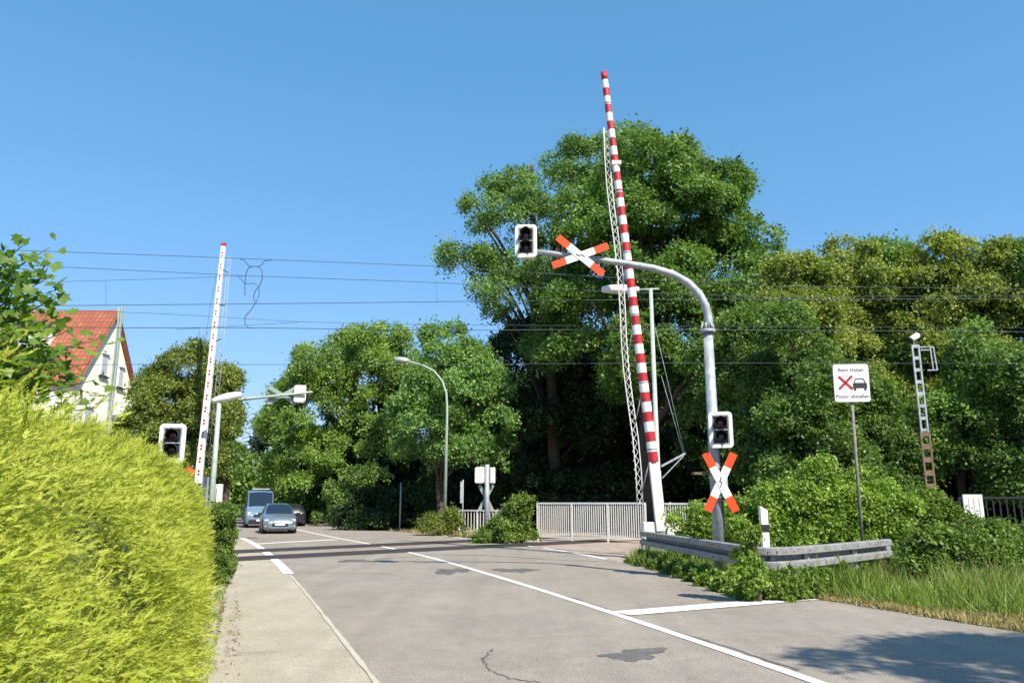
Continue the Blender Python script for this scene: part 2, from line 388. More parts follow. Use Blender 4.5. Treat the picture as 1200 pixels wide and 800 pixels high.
def ground_mat():
    m, n, p = newmat('verge_soil_and_grass'); N = n.nodes.new; L = n.links.new
    tc = N('ShaderNodeTexCoord'); a = N('ShaderNodeTexNoise'); a.inputs['Scale'].default_value = 0.6; a.inputs['Detail'].default_value = 9; a.inputs['Roughness'].default_value = 0.7
    L(tc.outputs['Object'], a.inputs['Vector']); cr = N('ShaderNodeValToRGB')
    cr.color_ramp.elements[0].position = 0.35; cr.color_ramp.elements[0].color = (0.055, 0.07, 0.02, 1)
    cr.color_ramp.elements[1].position = 0.68; cr.color_ramp.elements[1].color = (0.22, 0.185, 0.105, 1)
    L(a.outputs['Fac'], cr.inputs[0]); L(cr.outputs[0], p.inputs['Base Color']); p.inputs['Roughness'].default_value = 0.95
    b = N('ShaderNodeBump'); b.inputs['Distance'].default_value = 0.05; f = N('ShaderNodeTexNoise'); f.inputs['Scale'].default_value = 25
    L(tc.outputs['Object'], f.inputs['Vector']); L(f.outputs['Fac'], b.inputs['Height']); L(b.outputs[0], p.inputs['Normal'])
    return m

gb = MB(); gb.add([(-900, -300, -.03), (900, -300, -.03), (900, 1200, -.03), (-900, 1200, -.03)], [(0, 1, 2, 3)])
tag(gb.build('ground', ground_mat()), kind='structure')

def smooth_curve(pts, y):
    pts = sorted(pts, key=lambda p: p[1]); ys = [p[1] for p in pts]; xs = [p[0] for p in pts]
    yy = np.arange(-14, 190, 0.25)
    k0 = (xs[1] - xs[0]) / (ys[1] - ys[0]); k1 = (xs[-1] - xs[-2]) / (ys[-1] - ys[-2])
    xx = np.interp(yy, ys, xs)
    xx = np.where(yy < ys[0], xs[0] + k0 * (yy - ys[0]), xx); xx = np.where(yy > ys[-1], xs[-1] + k1 * (yy - ys[-1]), xx)
    w = 24; pad = np.concatenate([2 * xx[0] - xx[w:0:-1], xx, 2 * xx[-1] - xx[-2:-w - 2:-1]])
    xx = np.convolve(pad, np.ones(2 * w + 1) / (2 * w + 1), 'valid')
    return np.interp(y, yy, xx)

def GP(lst): return [tuple(G(u, v)[:2]) for u, v in lst]
FAR = [(-29.5, 78), (-62, 160)]
cen_pts = GP([(960, 800), (725, 718), (490, 648), (368, 625)]) 
left_pts = GP([(437, 798), (340, 672), (300, 637)]) + [(-16.2, 45), (-32, 80), (-66, 160)]
right_pts = GP([(1200, 742), (950, 703), (715, 655), (652, 642), (542, 630)]) + [(-8.2, 52), (-22, 80), (-56, 160)]
YS = np.arange(-8, 150, 0.5)
cen_pts = cen_pts + [(-25.8, 80), (-60, 160)]
LX, RX, CX = smooth_curve(left_pts, YS), smooth_curve(right_pts, YS), smooth_curve(cen_pts, YS)
def xl(y): return float(np.interp(y, YS, LX))
def xr(y): return float(np.interp(y, YS, RX))
def xc(y): return float(np.interp(y, YS, CX))

def ribbon(name, xs0, xs1, ys, z, m, kind='structure'):
    mb = MB(); mb.sheet([(a, y, z) for a, y in zip(xs0, ys)], [(b, y, z) for b, y in zip(xs1, ys)])
    return tag(mb.build(name, m), kind=kind)

ribbon('road', LX, RX, YS, 0.0, M['road'])
ribbon('pavement', LX - 4.6, LX - 0.002, YS, 0.0, M['walk'])
# right-hand pavement beside the crossing, beyond the edge line
def line_strip(name, pts, w, z, m, kind='structure', rng=None):
    """a painted line along ground points, width w metres"""
    pts = [Vector((p[0], p[1], z)) for p in pts]; Ls = []; Rs = []
    for i, p in enumerate(pts):
        t = (pts[min(i + 1, len(pts) - 1)] - pts[max(i - 1, 0)]).normalized(); a = Vector((-t.y, t.x, 0))
        k = w / 2 * (1 if rng is None else rng.uniform(.45, 1.5))
        Ls.append(p + a * k); Rs.append(p - a * k)
    mb = MB(); mb.sheet(Ls, Rs); return tag(mb.build(name, m), kind=kind)

ys = np.arange(-6, 70, 0.5); line_strip('centre_line_marking', [(xc(y), y) for y in ys], 0.14, 0.008, M['line'])
y0, y1 = G(340, 672).y, G(290, 630).y
ys = np.arange(y0, y1, 0.4); line_strip('edge_line_marking', [(xl(y) + .02, y) for y in ys], 0.24, 0.008, M['line'])
ys = np.arange(-6, y0, 0.4); line_strip('faded_edge_line_marking', [(xl(y) + .02, y) for y in ys], 0.05, 0.008, M['faded'], rng=random.Random(2))
ys = np.arange(G(715, 655).y, G(542, 631).y + 4, 0.4); line_strip('edge_line_marking', [(xr(y) - .12, y) for y in ys], 0.16, 0.008, M['line'])
a, b = G(728, 719), G(948, 701)
line_strip('stop_line_marking', [a.lerp(b, i / 6) for i in range(7)], 0.46, 0.012, M['line'])
a, b = G(296, 637.5), G(395, 632)
line_strip('stop_line_marking', [a.lerp(b, i / 6) for i in range(7)], 0.4, 0.012, M['line'])

def patch(name, u, v, ru, rv, m, seed, z=0.004):
    rng = random.Random(seed); c = G(u, v); n = 64; ph = [rng.uniform(0, 6.28) for _ in range(4)]
    vs = []
    for i in range(n):
        th = 2 * math.pi * i / n; k = 1 + .25 * math.sin(2 * th + ph[0]) + .18 * math.sin(3 * th + ph[1]) + .12 * math.sin(5 * th + ph[2]) + .10 * math.sin(9 * th + ph[3]) + rng.uniform(-.11, .11)
        q = G(u + ru * k * math.cos(th), v + rv * k * math.sin(th)); vs.append((q.x, q.y, z))
    mb = MB(); mb.add(vs, [list(reversed(range(n)))]); return tag(mb.build(name, m), kind='structure')
patch('tar_patch', 742, 767, 34, 6, M['tar'], 5); patch('tar_patch', 758, 762, 20, 3, M['tar'], 11, 0.005)
patch('tar_patch', 604, 668, 20, 2.6, M['tar'], 3); patch('tar_patch', 528, 669, 18, 3.4, M['tar'], 9)  # cast shadows of the gooseneck arm and its crossbuck, painted as dark patches
patch('tar_patch', 418, 657, 17, 2, M['tar'], 8)  # small dark patch left of the centre line
def crack(name, pix, w, seed):
    rng = random.Random(seed); pts = []
    for i in range(len(pix) - 1):
        a, b = G(*pix[i]), G(*pix[i + 1])
        for k in range(9):
            q = a.lerp(b, k / 9); pts.append((q.x + rng.uniform(-.02, .02), q.y + rng.uniform(-.03, .03)))
    return line_strip(name, pts, w, 0.004, M['tar'], rng=rng)
crack('tar_seam', [(578, 760), (565, 772), (572, 784), (596, 795), (640, 800)], 0.022, 3)
crack('tar_seam', [(628, 690), (672, 701), (716, 716)], 0.10, 4)
crack('tar_seam', [(760, 731), (850, 757), (950, 790)], 0.05, 6)
crack('tar_seam', [(440, 655), (500, 651), (560, 650), (640, 655), (735, 659)], 0.10, 7)
crack('tar_seam', [(343, 670), (395, 671), (470, 672)], 0.03, 8)

# railway: two tracks over the road
def trackline(p, q):
    a, b = G(*p), G(*q); d = (b - a).normalized(); return a, d
T1 = trackline((275, 655), (545, 641.5)); T2 = trackline((275, 646.5), (545, 634.0))
for k, (a, d) in enumerate((T1, T2)):
    nrm = Vector((-d.y, d.x, 0)); mid = a + d * 5
    t = thing('railway_track', ('nearer' if k == 0 else 'farther') + ' railway track crossing the road in a dark rubber panel', 'railway track', mid, math.atan2(d.y, d.x), 'railway tracks at the crossing')
    mb = MB(); mb.box((0, 0, 0.010), (24 if k == 0 else 26, 1.42, 0.012)); mb.build('crossing_panel', M['rubber'], t)
    for s in (-1, 1):
        mb = MB(); mb.box((0, s * .79, -0.045), (80, 0.07, 0.13)); mb.build('rail', M['railsteel'], t)
    for i in range(26):
        mb = MB(); x = 13.5 + i * 0.65; mb.box((x, 0, -0.045), (0.24, 2.5, 0.06)); mb.build('sleeper', M['sleeper'], t)
a, d = T1; nrm = Vector((-d.y, d.x, 0))
mb = MB(); o = a + d * 15.5 - nrm * 2.6; q = a + d * 60 - nrm * 2.6
o2 = a + d * 13.0 + nrm * 6.2; q2 = a + d * 60 + nrm * 6.2
mb.add([(o.x, o.y, -.012), (q.x, q.y, -.012), (q2.x, q2.y, -.012), (o2.x, o2.y, -.012)], [(0, 1, 2, 3)])
tag(mb.build('track_ballast', M['ballast']), kind='structure')
mb = MB(); pp = [G(542, 628), G(600, 627), G(752, 622), G(757, 648), G(735, 661), G(716, 656), G(652, 643)]
mb.add([(p.x, p.y, -.006) for p in pp], [list(reversed(range(len(pp))))]); tag(mb.build('side_pavement', M['walk2']), kind='structure')

# ------------------------------------------------------------------ signals and crossbucks
def rrect(w, h, r, n=5):
    out = []
    for cx, cz, a0 in ((w / 2 - r, h / 2 - r, 0), (-w / 2 + r, h / 2 - r, 90), (-w / 2 + r, -h / 2 + r, 180), (w / 2 - r, -h / 2 + r, 270)):
        for i in range(n + 1):
            th = math.radians(a0 + 90 * i / n); out.append((cx + r * math.cos(th), cz + r * math.sin(th)))
    return out

def ring_prism(mb, outer, inner, y0, y1, mi=0):
    n = len(outer)
    vs = [(x, y0, z) for x, z in outer] + [(x, y0, z) for x, z in inner] + [(x, y1, z) for x, z in outer] + [(x, y1, z) for x, z in inner]
    fs = []
    for i in range(n):
        j = (i + 1) % n
        fs += [(i, i + n, j + n, j), (i + 2 * n, j + 2 * n, j + 3 * n, i + 3 * n), (i, j, j + 2 * n, i + 2 * n), (i + n, i + 3 * n, j + 3 * n, j + n)]
    mb.add(vs, fs, mi)

def signal(label, loc, rz, group='two lamp crossing signals'):
    """two-lamp railway signal, front towards local -y"""
    t = thing('crossing_signal', label, 'traffic signal', loc, rz, group); W, H = 0.50, 0.78
    mb = MB(); ring_prism(mb, rrect(W, H, .085), rrect(W - .15, H - .15, .02), -0.06, 0.0); mb.build('white_border', M['white'], t)
    mb = MB(); mb.prism(rrect(W - .146, H - .146, .02), 0.02, Matrix.Translation((0, -.02, 0))); mb.build('front_panel', M['black'], t)
    mb = MB(); ring_prism(mb, rrect(W - .175, H - .175, .012), rrect(W - .20, H - .20, .008), -0.05, -0.021); mb.build('panel_trim', M['galv'], t)
    mb = MB(); mb.prism(rrect(W - .05, H - .05, .07), 0.17, Matrix.Translation((0, 0.002, 0))); mb.build('housing', M['dirtywhite'], t)
    for z, lm in ((0.148, 'lensred'), (-0.148, 'lensdark')):
        mb = MB(); mb.sphere((0, -.02, z), 0.108, 18, 10, (1, .35, 1)); lens = mb.build('lens', M[lm], t)
        mb = MB(); n = 16; vs = []; fs = []
        for i in range(n + 1):
            th = math.radians(-35 + 250 * i / n)
            for r, y in ((.122, -.02), (.132, -.02), (.122, -.26 + .06 * abs(math.cos(th))), (.132, -.26 + .06 * abs(math.cos(th)))):
                vs.append((r * math.cos(th), y, z + r * math.sin(th)))
        for i in range(n):
            q = i * 4; fs += [(q, q + 2, q + 6, q + 4), (q + 1, q + 5, q + 7, q + 3), (q + 2, q + 3, q + 7, q + 6)]
        mb.add(vs, fs, 0, True); mb.build('visor', M['black'], t)
    mb = MB(); mb.box((0, -.045, 0), (W - .16, .03, .018)); mb.build('divider', M['galv'], t)
    return t

def crossbuck(label, loc, rz, half_angle, roll=0.0, bolt=True, L=1.36, w=0.17):
    """two white boards with orange-red ends, crossed; front is local -y"""
    t = thing('crossbuck_sign', label, 'crossbuck', loc, rz, 'crossbuck signs')
    for k, a in enumerate((half_angle, math.pi - half_angle)):
        mb = MB(); R = Matrix.Rotation(-(a + roll), 4, 'Y'); y0 = -.012 * k
        def seg(x0, x1, mi, ww=w, dy=0.0, dd=.009):
            mb.box(R @ Vector(((x0 + x1) / 2, y0 + dy, 0)), (x1 - x0, dd, ww), R.to_3x3(), mi)
        e = L / 2; s = e - 0.33
        seg(-e, -s, 1); seg(-s, s, 0); seg(s, e, 1)
        for q in (1, -1):                                   # back plate, unpainted
            pass
        seg(-e + .004, e - .004, 2, w - .006, .0105, .010)
        mb.build('board', [M['white'], M['orange'], M['backgreen']], t)
    if bolt:
        mb = MB(); R = Matrix.Rotation(-roll, 4, 'Y') if half_angle > .8 else Matrix.Rotation(-(roll + math.pi / 2), 4, 'Y')
        def loc_(p): return R @ Vector(p)
        for (x0, z0), (x1, z1), ww in (((.018, .11), (-.022, .005), .02), ((-.022, .012), (.026, -.012), .016), ((.026, -.005), (-.008, -.10), .018)):
            mb.bar(loc_((x0, -.022, z0)), loc_((x1, -.022, z1)), ww, .004, 0, up=(0, 1, 0))
        mb.bar(loc_((-.02, -.022, -.085)), loc_((-.008, -.022, -.112)), .012, .004, 0, up=(0, 1, 0))
        mb.build('lightning_symbol', M['black'], t)
    return t

# right-hand gooseneck mast
YM = 17.0
base = P(843, 640, YM); base.z = 0
fl = P(835, 389, YM)
mast = thing('signal_mast', 'thick grey gooseneck signal mast curving out over the right lane', 'signal mast', base)
mb = MB(); h = fl.z; mb.tube([(0, 0, 0), (0, 0, h)], [.135, .108], 20); mb.build('column', M['galv'], mast)
mb = MB(); mb.tube([(0, 0, h - .02), (0, 0, h + .05)], .175, 20)
for k in range(6):
    th = k * math.pi / 3; mb.tube([(.15 * math.cos(th), .15 * math.sin(th), h + .05), (.11 * math.cos(th), .11 * math.sin(th), h + .2)], .022, 6)
mb.build('flange', M['galv'], mast)
arm_px = [(831, 376), (827, 358), (819, 344), (806, 331), (788, 321), (765, 314), (735, 309), (700, 304), (655, 298), (628, 295)]
ap = [Vector((0, 0, h + .03))] + [P(u, v, YM) - base for u, v in arm_px]
mb = MB(); mb.tube(ap, [.092] * 5 + [.085, .08, .075, .07, .065, .06], 14); mb.build('arm', M['galv'], mast)
mb = MB(); mb.box((-.25, .06, 2.25), (.46, .3, .05)); mb.build('shelf', M['rust'], mast)
mb = MB(); mb.box((.13, .05, 2.05), (.22, .25, .5)); mb.build('junction_box', M['palegreen'], mast, bevel=.015)
signal('crossing signal with white border at the tip of the gooseneck arm', P(616.5, 283, YM - .18), math.radians(-4))
signal('crossing signal with white border low on the column of the gooseneck mast', P(844.5, 503.5, YM - .28), math.radians(-10))
crossbuck('red and white crossbuck lying on its side on the gooseneck arm', P(680, 299.5, YM - .16), math.radians(-3), math.radians(30.5), math.radians(-11))
crossbuck('upright red and white crossbuck low on the gooseneck mast', P(844.5, 564.5, YM - .24), math.radians(-6), math.radians(64), math.radians(-1))
for zc in (P(843, 489, YM).z, P(843, 519, YM).z, P(843, 548, YM).z, P(843, 582, YM).z):
    mb = MB(); mb.tube([(0, 0, zc - .025), (0, 0, zc + .025)], .137, 20); mb.box((0, -.17, zc), (.07, .09, .04)); mb.build('clamp_band', M['guard'], mast)
mb = MB(); zc = P(843, 600, YM).z; mb.tube([(.10, -.10, .4), (.095, -.095, zc), (.09, -.12, P(843, 525, YM).z), (.02, -.2, P(843, 520, YM).z)], .012, 6); mb.build('cable', M['black'], mast)
mb = MB(); mb.box((0, -.142, .62), (.12, .03, .34)); mb.build('service_hatch', M['guard'], mast, bevel=.008)


# near left signal, pole behind the hedge
YL = 16.0
q = P(203, 560, YL); q.z = 0
t = thing('signal_post', 'grey signal post rising behind the end of the yellow hedge', 'signal post', q)
mb = MB(); mb.tube([(0, 0, 0), (0, 0, 3.05)], .07, 14); mb.build('column', M['galv'], t)
signal('crossing signal with white border peeping over the yellow hedge', P(202, 519, YL - .2), math.radians(14))
cb = P(201.5, 583, YL - .15)
crossbuck('crossbuck behind the yellow hedge with just one red tip showing', cb, math.radians(10), math.radians(60))

# far right pair, seen from behind
YB = 37.0
q = P(570.5, 600, YB); q.z = 0
t = thing('signal_post', 'grey signal post with backs of two signals by the far bush', 'signal post', q)
hh = P(570, 544, YB).z; mb = MB(); mb.tube([(0, 0, 0), (0, 0, hh)], .11, 12); mb.build('column', M['galv'], t)
signal('pale signal seen from behind, left of the far post', P(563, 556.5, YB + .12), math.pi - .25)
signal('greenish signal facing sideways, right of the far post', P(576, 557, YB + .1), math.radians(120))
crossbuck('grey back of a crossbuck under the far pair of signals', P(569.5, 583, YB + .16), math.pi, math.radians(62), 0, False)

# far left gooseneck, seen from behind
YF = 33.0
q = P(237, 590, YF); q.z = 0
t = thing('signal_mast', 'slim pale signal mast whose long arm reaches over the oncoming lane', 'signal mast', q)
pts = [Vector((0, 0, 0)), Vector((0, 0, P(238, 500, YF).z))] + [P(u, v, YF) - q for u, v in ((241, 486), (247, 477), (256, 472), (272, 469), (300, 466), (330, 463), (366, 459))]
mb = MB(); mb.tube(pts, [.12, .10, .09, .085, .08, .075, .07, .06, .05], 12); mb.build('arm', M['palegreen'], t)
signal('signal seen from behind at the tip of the long left arm', P(351.5, 461.5, YF + .25), math.pi + .15)
crossbuck('pale back of the crossbuck hanging on the long left arm', P(331, 463, YF + .16), math.pi + .1, math.radians(31), math.radians(0), False, 1.4, .17)

# ------------------------------------------------------------------ barriers
def barrier_right():
    YB = 23.4
    b0 = P(771, 612, YB); top = P(707.5, 85, YB)
    t = thing('level_crossing_barrier', 'raised red and white striped barrier boom with folded lattice skirt', 'barrier', (b0.x, YB, 0), 0, 'raised crossing barriers')
    o = Vector((b0.x, YB, 0)); b = P(766, 541, YB) - o; tp = top - o; d = tp - b
    mb = MB(); n = 43
    for i in range(n):
        p, q = b + d * (i / n), b + d * ((i + 1) / n); r0 = .155 + (.105 - .155) * i / n; r1 = .155 + (.105 - .155) * (i + 1) / n
        mb.tube([p, q], [r0, r1], 16, 1 if i % 2 == 0 else 0, cap=(i == n - 1))
    mb.build('boom', [M['white'], M['red']], t)
    mb = MB(); lo = P(775, 622, YB) - o
    Mr = Matrix.Rotation(math.atan2(b.x - lo.x, b.z - lo.z), 4, 'Y').to_3x3()
    mb.box((b + lo) / 2, (.30, .2, (b - lo).length), Mr); mb.build('boom_socket', M['dirtywhite'], t, bevel=.012)
    mb = MB(); mb.box(lo + Vector((-.28, .22, -.05)), (.5, .5, .62)); mb.build('drive_box', M['dirtywhite'], t, bevel=.03)
    mb = MB(); mb.box((lo.x - .1, .25, lo.z / 2 - .2), (.42, .42, lo.z - .35)); mb.build('pedestal', M['galv'], t, bevel=.02)
    mb = MB(); mb.box(lo + Vector((.34, .18, .12)), (.34, .4, .52)); mb.build('counterweight', M['dirtywhite'], t, bevel=.02)
    # folded lattice
    s0, s1 = P(747, 592, YB) - o, P(706.5, 150, YB) - o
    dd = s1 - s0; side = Vector((-.17, 0, 0)); mb = MB()
    for off in (Vector((0, 0, 0)), Vector((.17, .03, 0))):
        wob = [s0 + dd * (i / 12) + off + Vector((.05 * math.sin(i * 1.1), .02 * math.cos(i * 1.7), 0)) for i in range(13)]
        mb.tube(wob, .019, 6)
    for i in range(46):
        p = s0 + dd * (i / 46); q = s0 + dd * ((i + 1) / 46)
        e = Vector((.17, .03, 0))
        mb.bar(p + (e if i % 2 else e * 0), q + (e * 0 if i % 2 else e), .018, .012)
        mb.bar(p + (e * 0 if i % 2 else e), q + (e if i % 2 else e * 0), .014, .010)
    mb.build('lattice_skirt', M['railwhite'], t)
    mb = MB()
    for f in (.03, .19, .36, .52, .68, .83, .93):
        p = b + d * (f * .98); q = s0 + dd * min(1, f * 1.06) + Vector((.17, 0, 0))
        mb = MB(); mb.tube([q, p], .016, 6)
        mb.tube([p - d.normalized() * .03, p + d.normalized() * .03], .16 - .045 * f, 12); mb.build('clamp', M['galv'], t)
    mb = MB(); pq = b + d * .745; mb.box(pq + Vector((.02, -.1, 0)), (.30, .08, .12)); mb.build('boom_lamp', M['white'], t)
barrier_right()

def barrier_left():
    YB = 30.0
    base = P(231, 590, YB); o = Vector((base.x, YB, 0))
    t = thing('level_crossing_barrier', 'raised white barrier boom dotted with red reflectors, beyond the yellow hedge', 'barrier', o, 0, 'raised crossing barriers')
    b, tp = P(232.5, 566, YB) - o, P(262, 288, YB) - o; d = tp - b
    mb = MB(); rot = Matrix.Rotation(math.atan2(d.x, d.z), 4, 'Y').to_3x3(); u = d.normalized(); side = u.cross(Vector((0, 1, 0))).normalized()
    vs = []
    for p, w in ((b, .145), (tp, .09)):
        for i, j in ((-1, -1), (1, -1), (1, 1), (-1, 1)): vs.append(p + side * i * w * .9 + Vector((0, 1, 0)) * j * w * .6)
    mb.add(vs, [(0, 1, 5, 4), (1, 2, 6, 5), (2, 3, 7, 6), (3, 0, 4, 7), (4, 5, 6, 7), (0, 3, 2, 1)]); mb.build('boom', M['white'], t)
    for i in range(19):
        for k in (0, .0135):
            f = .035 + i * .051 + k; p = b + d * f + Vector((0, -(.145 * (1 - f) + .09 * f) * .6 - .004, 0)); r = .047 - .014 * f
            n = 10; mb = MB(); mb.tube([p, p + Vector((0, -.012, 0))], r, 10); mb.build('reflector', M['red'], t)
    mb = MB(); mb.box(tp + u * .05, (.18, .13, .12), rot); mb.build('tip_cap', M['red'], t)
    s0, s1 = P(243, 545, YB) - o, P(267, 300, YB) - o; dd = s1 - s0; mb = MB()
    for off in (0, .2): mb.tube([s0 + Vector((off, .05, 0)), s1 + Vector((off * .5, .05, 0))], .010, 6)
    for i in range(40):
        p, q = s0 + dd * (i / 40), s0 + dd * ((i + 1) / 40); e = Vector((.2 * (1 - .5 * i / 40), .05, 0)); z = Vector((0, .05, 0))
        mb.bar(p + (e if i % 2 else z), q + (z if i % 2 else e), .014, .01)
    mb.build('lattice_skirt', M['galv'], t)
    mb = MB()
    for f in (.1, .26, .42, .58, .74, .9): mb = MB(); mb.tube([b + d * f, s0 + dd * min(1, f * 1.02) + Vector((.05, .05, 0))], .02, 6); mb.build('clamp', M['black'], t)
    lo = b.copy(); lo.z = 0
    mb = MB(); mb.box((b.x + .05, .2, b.z / 2), (.42, .4, b.z + .5)); mb.build('pedestal', M['galv'], t, bevel=.02)
    for dx in (.42, .66): 
        mb = MB(); mb.box((b.x + dx, .5, 1.35), (.16, .25, 2.0)); mb.build('counterweight', M['lampwhite'], t, bevel=.02)
barrier_left()

# ------------------------------------------------------------------ street lamps
def luminaire(mb, c, length, direction=-1, tilt=0.0):
    R = Matrix.Rotation(tilt, 4, 'Y').to_3x3(); n = 10; vs = []; fs = []
    for i in range(n + 1):
        f = i / n; x = (f - .5) * length * -direction
        w = .17 * (0.55 + .45 * math.sin(math.pi * min(1, f * 1.1))) ; zt = .20 * (0.40 + .60 * math.sin(math.pi * (0.12 + .8 * f))); zb = -.10 * (.5 + .5 * math.sin(math.pi * f))
        for y, z in ((-w, 0), (-w * .7, zt * .8), (0, zt), (w * .7, zt * .85), (w, 0), (w * .75, zb), (-w * .75, zb)):
            vs.append(R @ Vector((x, y, z)) + c)
    for i in range(n):
        for k in range(7): fs.append((i * 7 + k, i * 7 + (k + 1) % 7, i * 7 + 7 + (k + 1) % 7, i * 7 + 7 + k))
    fs += [list(reversed(range(7))), [n * 7 + k for k in range(7)]]
    mb.add(vs, fs, 0, True)

YS_ = 24.4
q = P(773, 610, YS_); o = Vector((q.x, q.y, 0))
t = thing('street_lamp', 'pale green street lamp post beside the striped barrier, lamp head to the left', 'street lamp', o, 0, 'street lamps')
hp = P(766, 338, YS_).z; mb = MB(); mb.tube([(0, 0, 0), (0, 0, 2.6), (0, 0, 2.62), (0, 0, hp)], [.115, .105, .085, .06], 14); mb.build('pole', M['palegreen'], t)
mb = MB(); mb.tube([P(772, 338.5, YS_) - o, P(748, 339.5, YS_) - o], .035, 8); mb.build('arm', M['palegreen'], t)
mb = MB(); luminaire(mb, P(727, 340, YS_) - o, 1.22, -1); mb.build('lamp_head', M['lampwhite'], t)
mb = MB(); mb.bar(P(775, 546, YS_) - o, P(803, 531, YS_) - o, .05, .06); mb.bar(P(776, 560, YS_) - o, P(801, 534, YS_) - o, .03, .03); mb.build('bracket', M['galv'], t)
mb = MB(); mb.tube([P(802, 531, YS_) - o, P(782, 445, YS_) - o, P(768, 385, YS_) - o], .008, 5); mb.tube([P(801, 532, YS_) - o, P(775, 440, YS_) - o], .008, 5); mb.build('stay_wire', M['galv'], t)

YS2 = 29.0
q = P(247.5, 592, YS2); o = Vector((q.x, q.y, 0))
t = thing('street_lamp', 'short street lamp with pale green post and cream head beside the white dotted barrier', 'street lamp', o, 0, 'street lamps')
hp = P(252, 470, YS2).z; mb = MB(); mb.tube([(0, 0, 0), (0, 0, hp)], [.115, .08], 12); mb.build('pole', M['palegreen'], t)
mb = MB(); luminaire(mb, P(266, 466.5, YS2) - o, 1.12, 1, -.22); mb.build('lamp_head', M['lampwhite'], t)

YS3 = 42.0
q = P(521, 612, YS3); o = Vector((q.x, q.y, 0))
t = thing('street_lamp', 'tall thin street lamp with curved arm in front of the far trees', 'street lamp', o, 0, 'street lamps')
px = [(524, 480), (523, 460), (518, 446), (509, 435), (497, 428.5), (484, 424.5), (476, 423)]
mb = MB(); mb.tube([Vector((0, 0, 0))] + [P(u, v, YS3) - o for u, v in px], [.10, .065, .06, .056, .053, .05, .045, .04], 10); mb.build('pole', M['palegreen'], t)
mb = MB(); luminaire(mb, P(471, 422.3, YS3) - o, .8, -1, .1); mb.build('lamp_head', M['galv'], t)

# thin posts on the far side
for (u, vb, vt, Y, lab) in ((468.5, 618, 566, 48, 'thin bare grey post in front of the far shrubs'), ):
    q = P(u, vb, Y); o = Vector((q.x, Y, 0)); t = thing('post', lab, 'post', o)
    mb = MB(); mb.tube([(0, 0, 0), (0, 0, P(u, vt, Y).z)], .05, 8); mb.build('pole', M['galv'], t)
    mb = MB(); mb.tube([(0, 0, P(u, vt, Y).z), (0, 0, P(u, vt, Y).z + .06)], [.055, .02], 8); mb.build('cap', M['galv'], t)
q = P(542, 612, 41); o = Vector((q.x, 41, 0)); t = thing('road_sign', 'narrow grey sign seen edge on beside the pale fence end', 'sign', o)
hz = P(541, 562, 41).z; mb = MB(); mb.tube([(0, 0, 0), (0, 0, hz)], .035, 8); mb.build('pole', M['galv'], t)
mb = MB(); mb.box((-.06, -.03, hz - .65), (.13, .5, 1.1)); mb.build('sign_panel', M['galv'], t, bevel=.01)

# ------------------------------------------------------------------ information sign
def text_mesh(s, size, extrude=0.002):
    cu = bpy.data.curves.new('txt', 'FONT'); cu.body = s; cu.size = size; cu.align_x = 'CENTER'; cu.extrude = extrude; cu.offset = 0.0
    ob = bpy.data.objects.new('txt', cu); COL.objects.link(ob); bpy.context.view_layer.update()
    me = bpy.data.meshes.new_from_object(ob.evaluated_get(bpy.context.evaluated_depsgraph_get()))
    bpy.data.objects.remove(ob); bpy.data.curves.remove(cu); return me

YI = 19.0
ctr = P(994, 450, YI); q = P(1004, 560, YI); o = Vector((q.x, YI, 0))
t = thing('information_sign', 'white sign asking drivers to stop their engine, on a leaning post', 'sign', o)
dirn = (ctr - o); lean = math.atan2(dirn.x, dirn.z)
t.rotation_euler = (math.radians(3), lean, math.radians(-6)); Ls = dirn.length
mb = MB(); mb.tube([(0, .06, 0), (0, .06, Ls + .3)], .038, 10); mb.build('post', M['postgrey'], t)
W, H = 0.84, 0.93
mb = MB(); mb.prism(rrect(W, H, .06), .03, Matrix.Translation((0, -.02, Ls))); pn = mb.build('sign_panel', M['white'], t)
mb = MB(); ring_prism(mb, rrect(W - .02, H - .02, .055), rrect(W - .052, H - .052, .045), -.026, -.021); ring_prism(mb, rrect(W + .02, H + .02, .065), rrect(W, H, .06), -.025, .015); mb.build('frame', M['black'], t)
for s_, z in (('Beim Halten', .285), ('Motor abstellen', -.37)):
    me = text_mesh(s_, .125); ob = link('lettering', me, M['lettergrey'], t)
    ob.rotation_euler = (math.pi / 2, 0, 0); ob.location = (0, -.0235, Ls + z)
mb = MB()
cz = Ls - .03
mb.prism([(.03, cz - .10), (.36, cz - .10), (.36, cz + .01), (.32, cz + .03), (.05, cz + .03), (.03, cz + .01)], .004, Matrix.Translation((0, -.0255, 0)))
for pr in (((.06, cz + .03), (.10, cz + .13)), ((.10, cz + .13), (.28, cz + .13)), ((.28, cz + .13), (.325, cz + .03))):
    mb.bar((pr[0][0], -.0235, pr[0][1]), (pr[1][0], -.0235, pr[1][1]), .022, .004, up=(0, 1, 0))
for x in (.075, .315): mb.box((x, -.0235, cz - .13), (.05, .004, .06))
mb.build('car_pictogram', M['darkiron'], t)
mb = MB(); n = 22
for i in range(n):
    th = 2 * math.pi * i / n; r = .165; 
    if i % 2 == 0: mb.bar((-.15 + r * math.cos(th), -.0235, cz + .05 + r * math.sin(th)), (-.15 + r * math.cos(th + .26), -.0235, cz + .05 + r * math.sin(th + .26)), .010, .004, up=(0, 1, 0))
mb.build('exhaust_cloud_pictogram', M['galv'], t)
mb = MB()
for a in (1, -1): mb.bar((-.15 - .15, -.027, cz + .04 - .155 * a), (-.15 + .17, -.027, cz + .04 + .165 * a), .058, .004, up=(0, 1, 0))
mb.build('red_cross', M['red'], t)

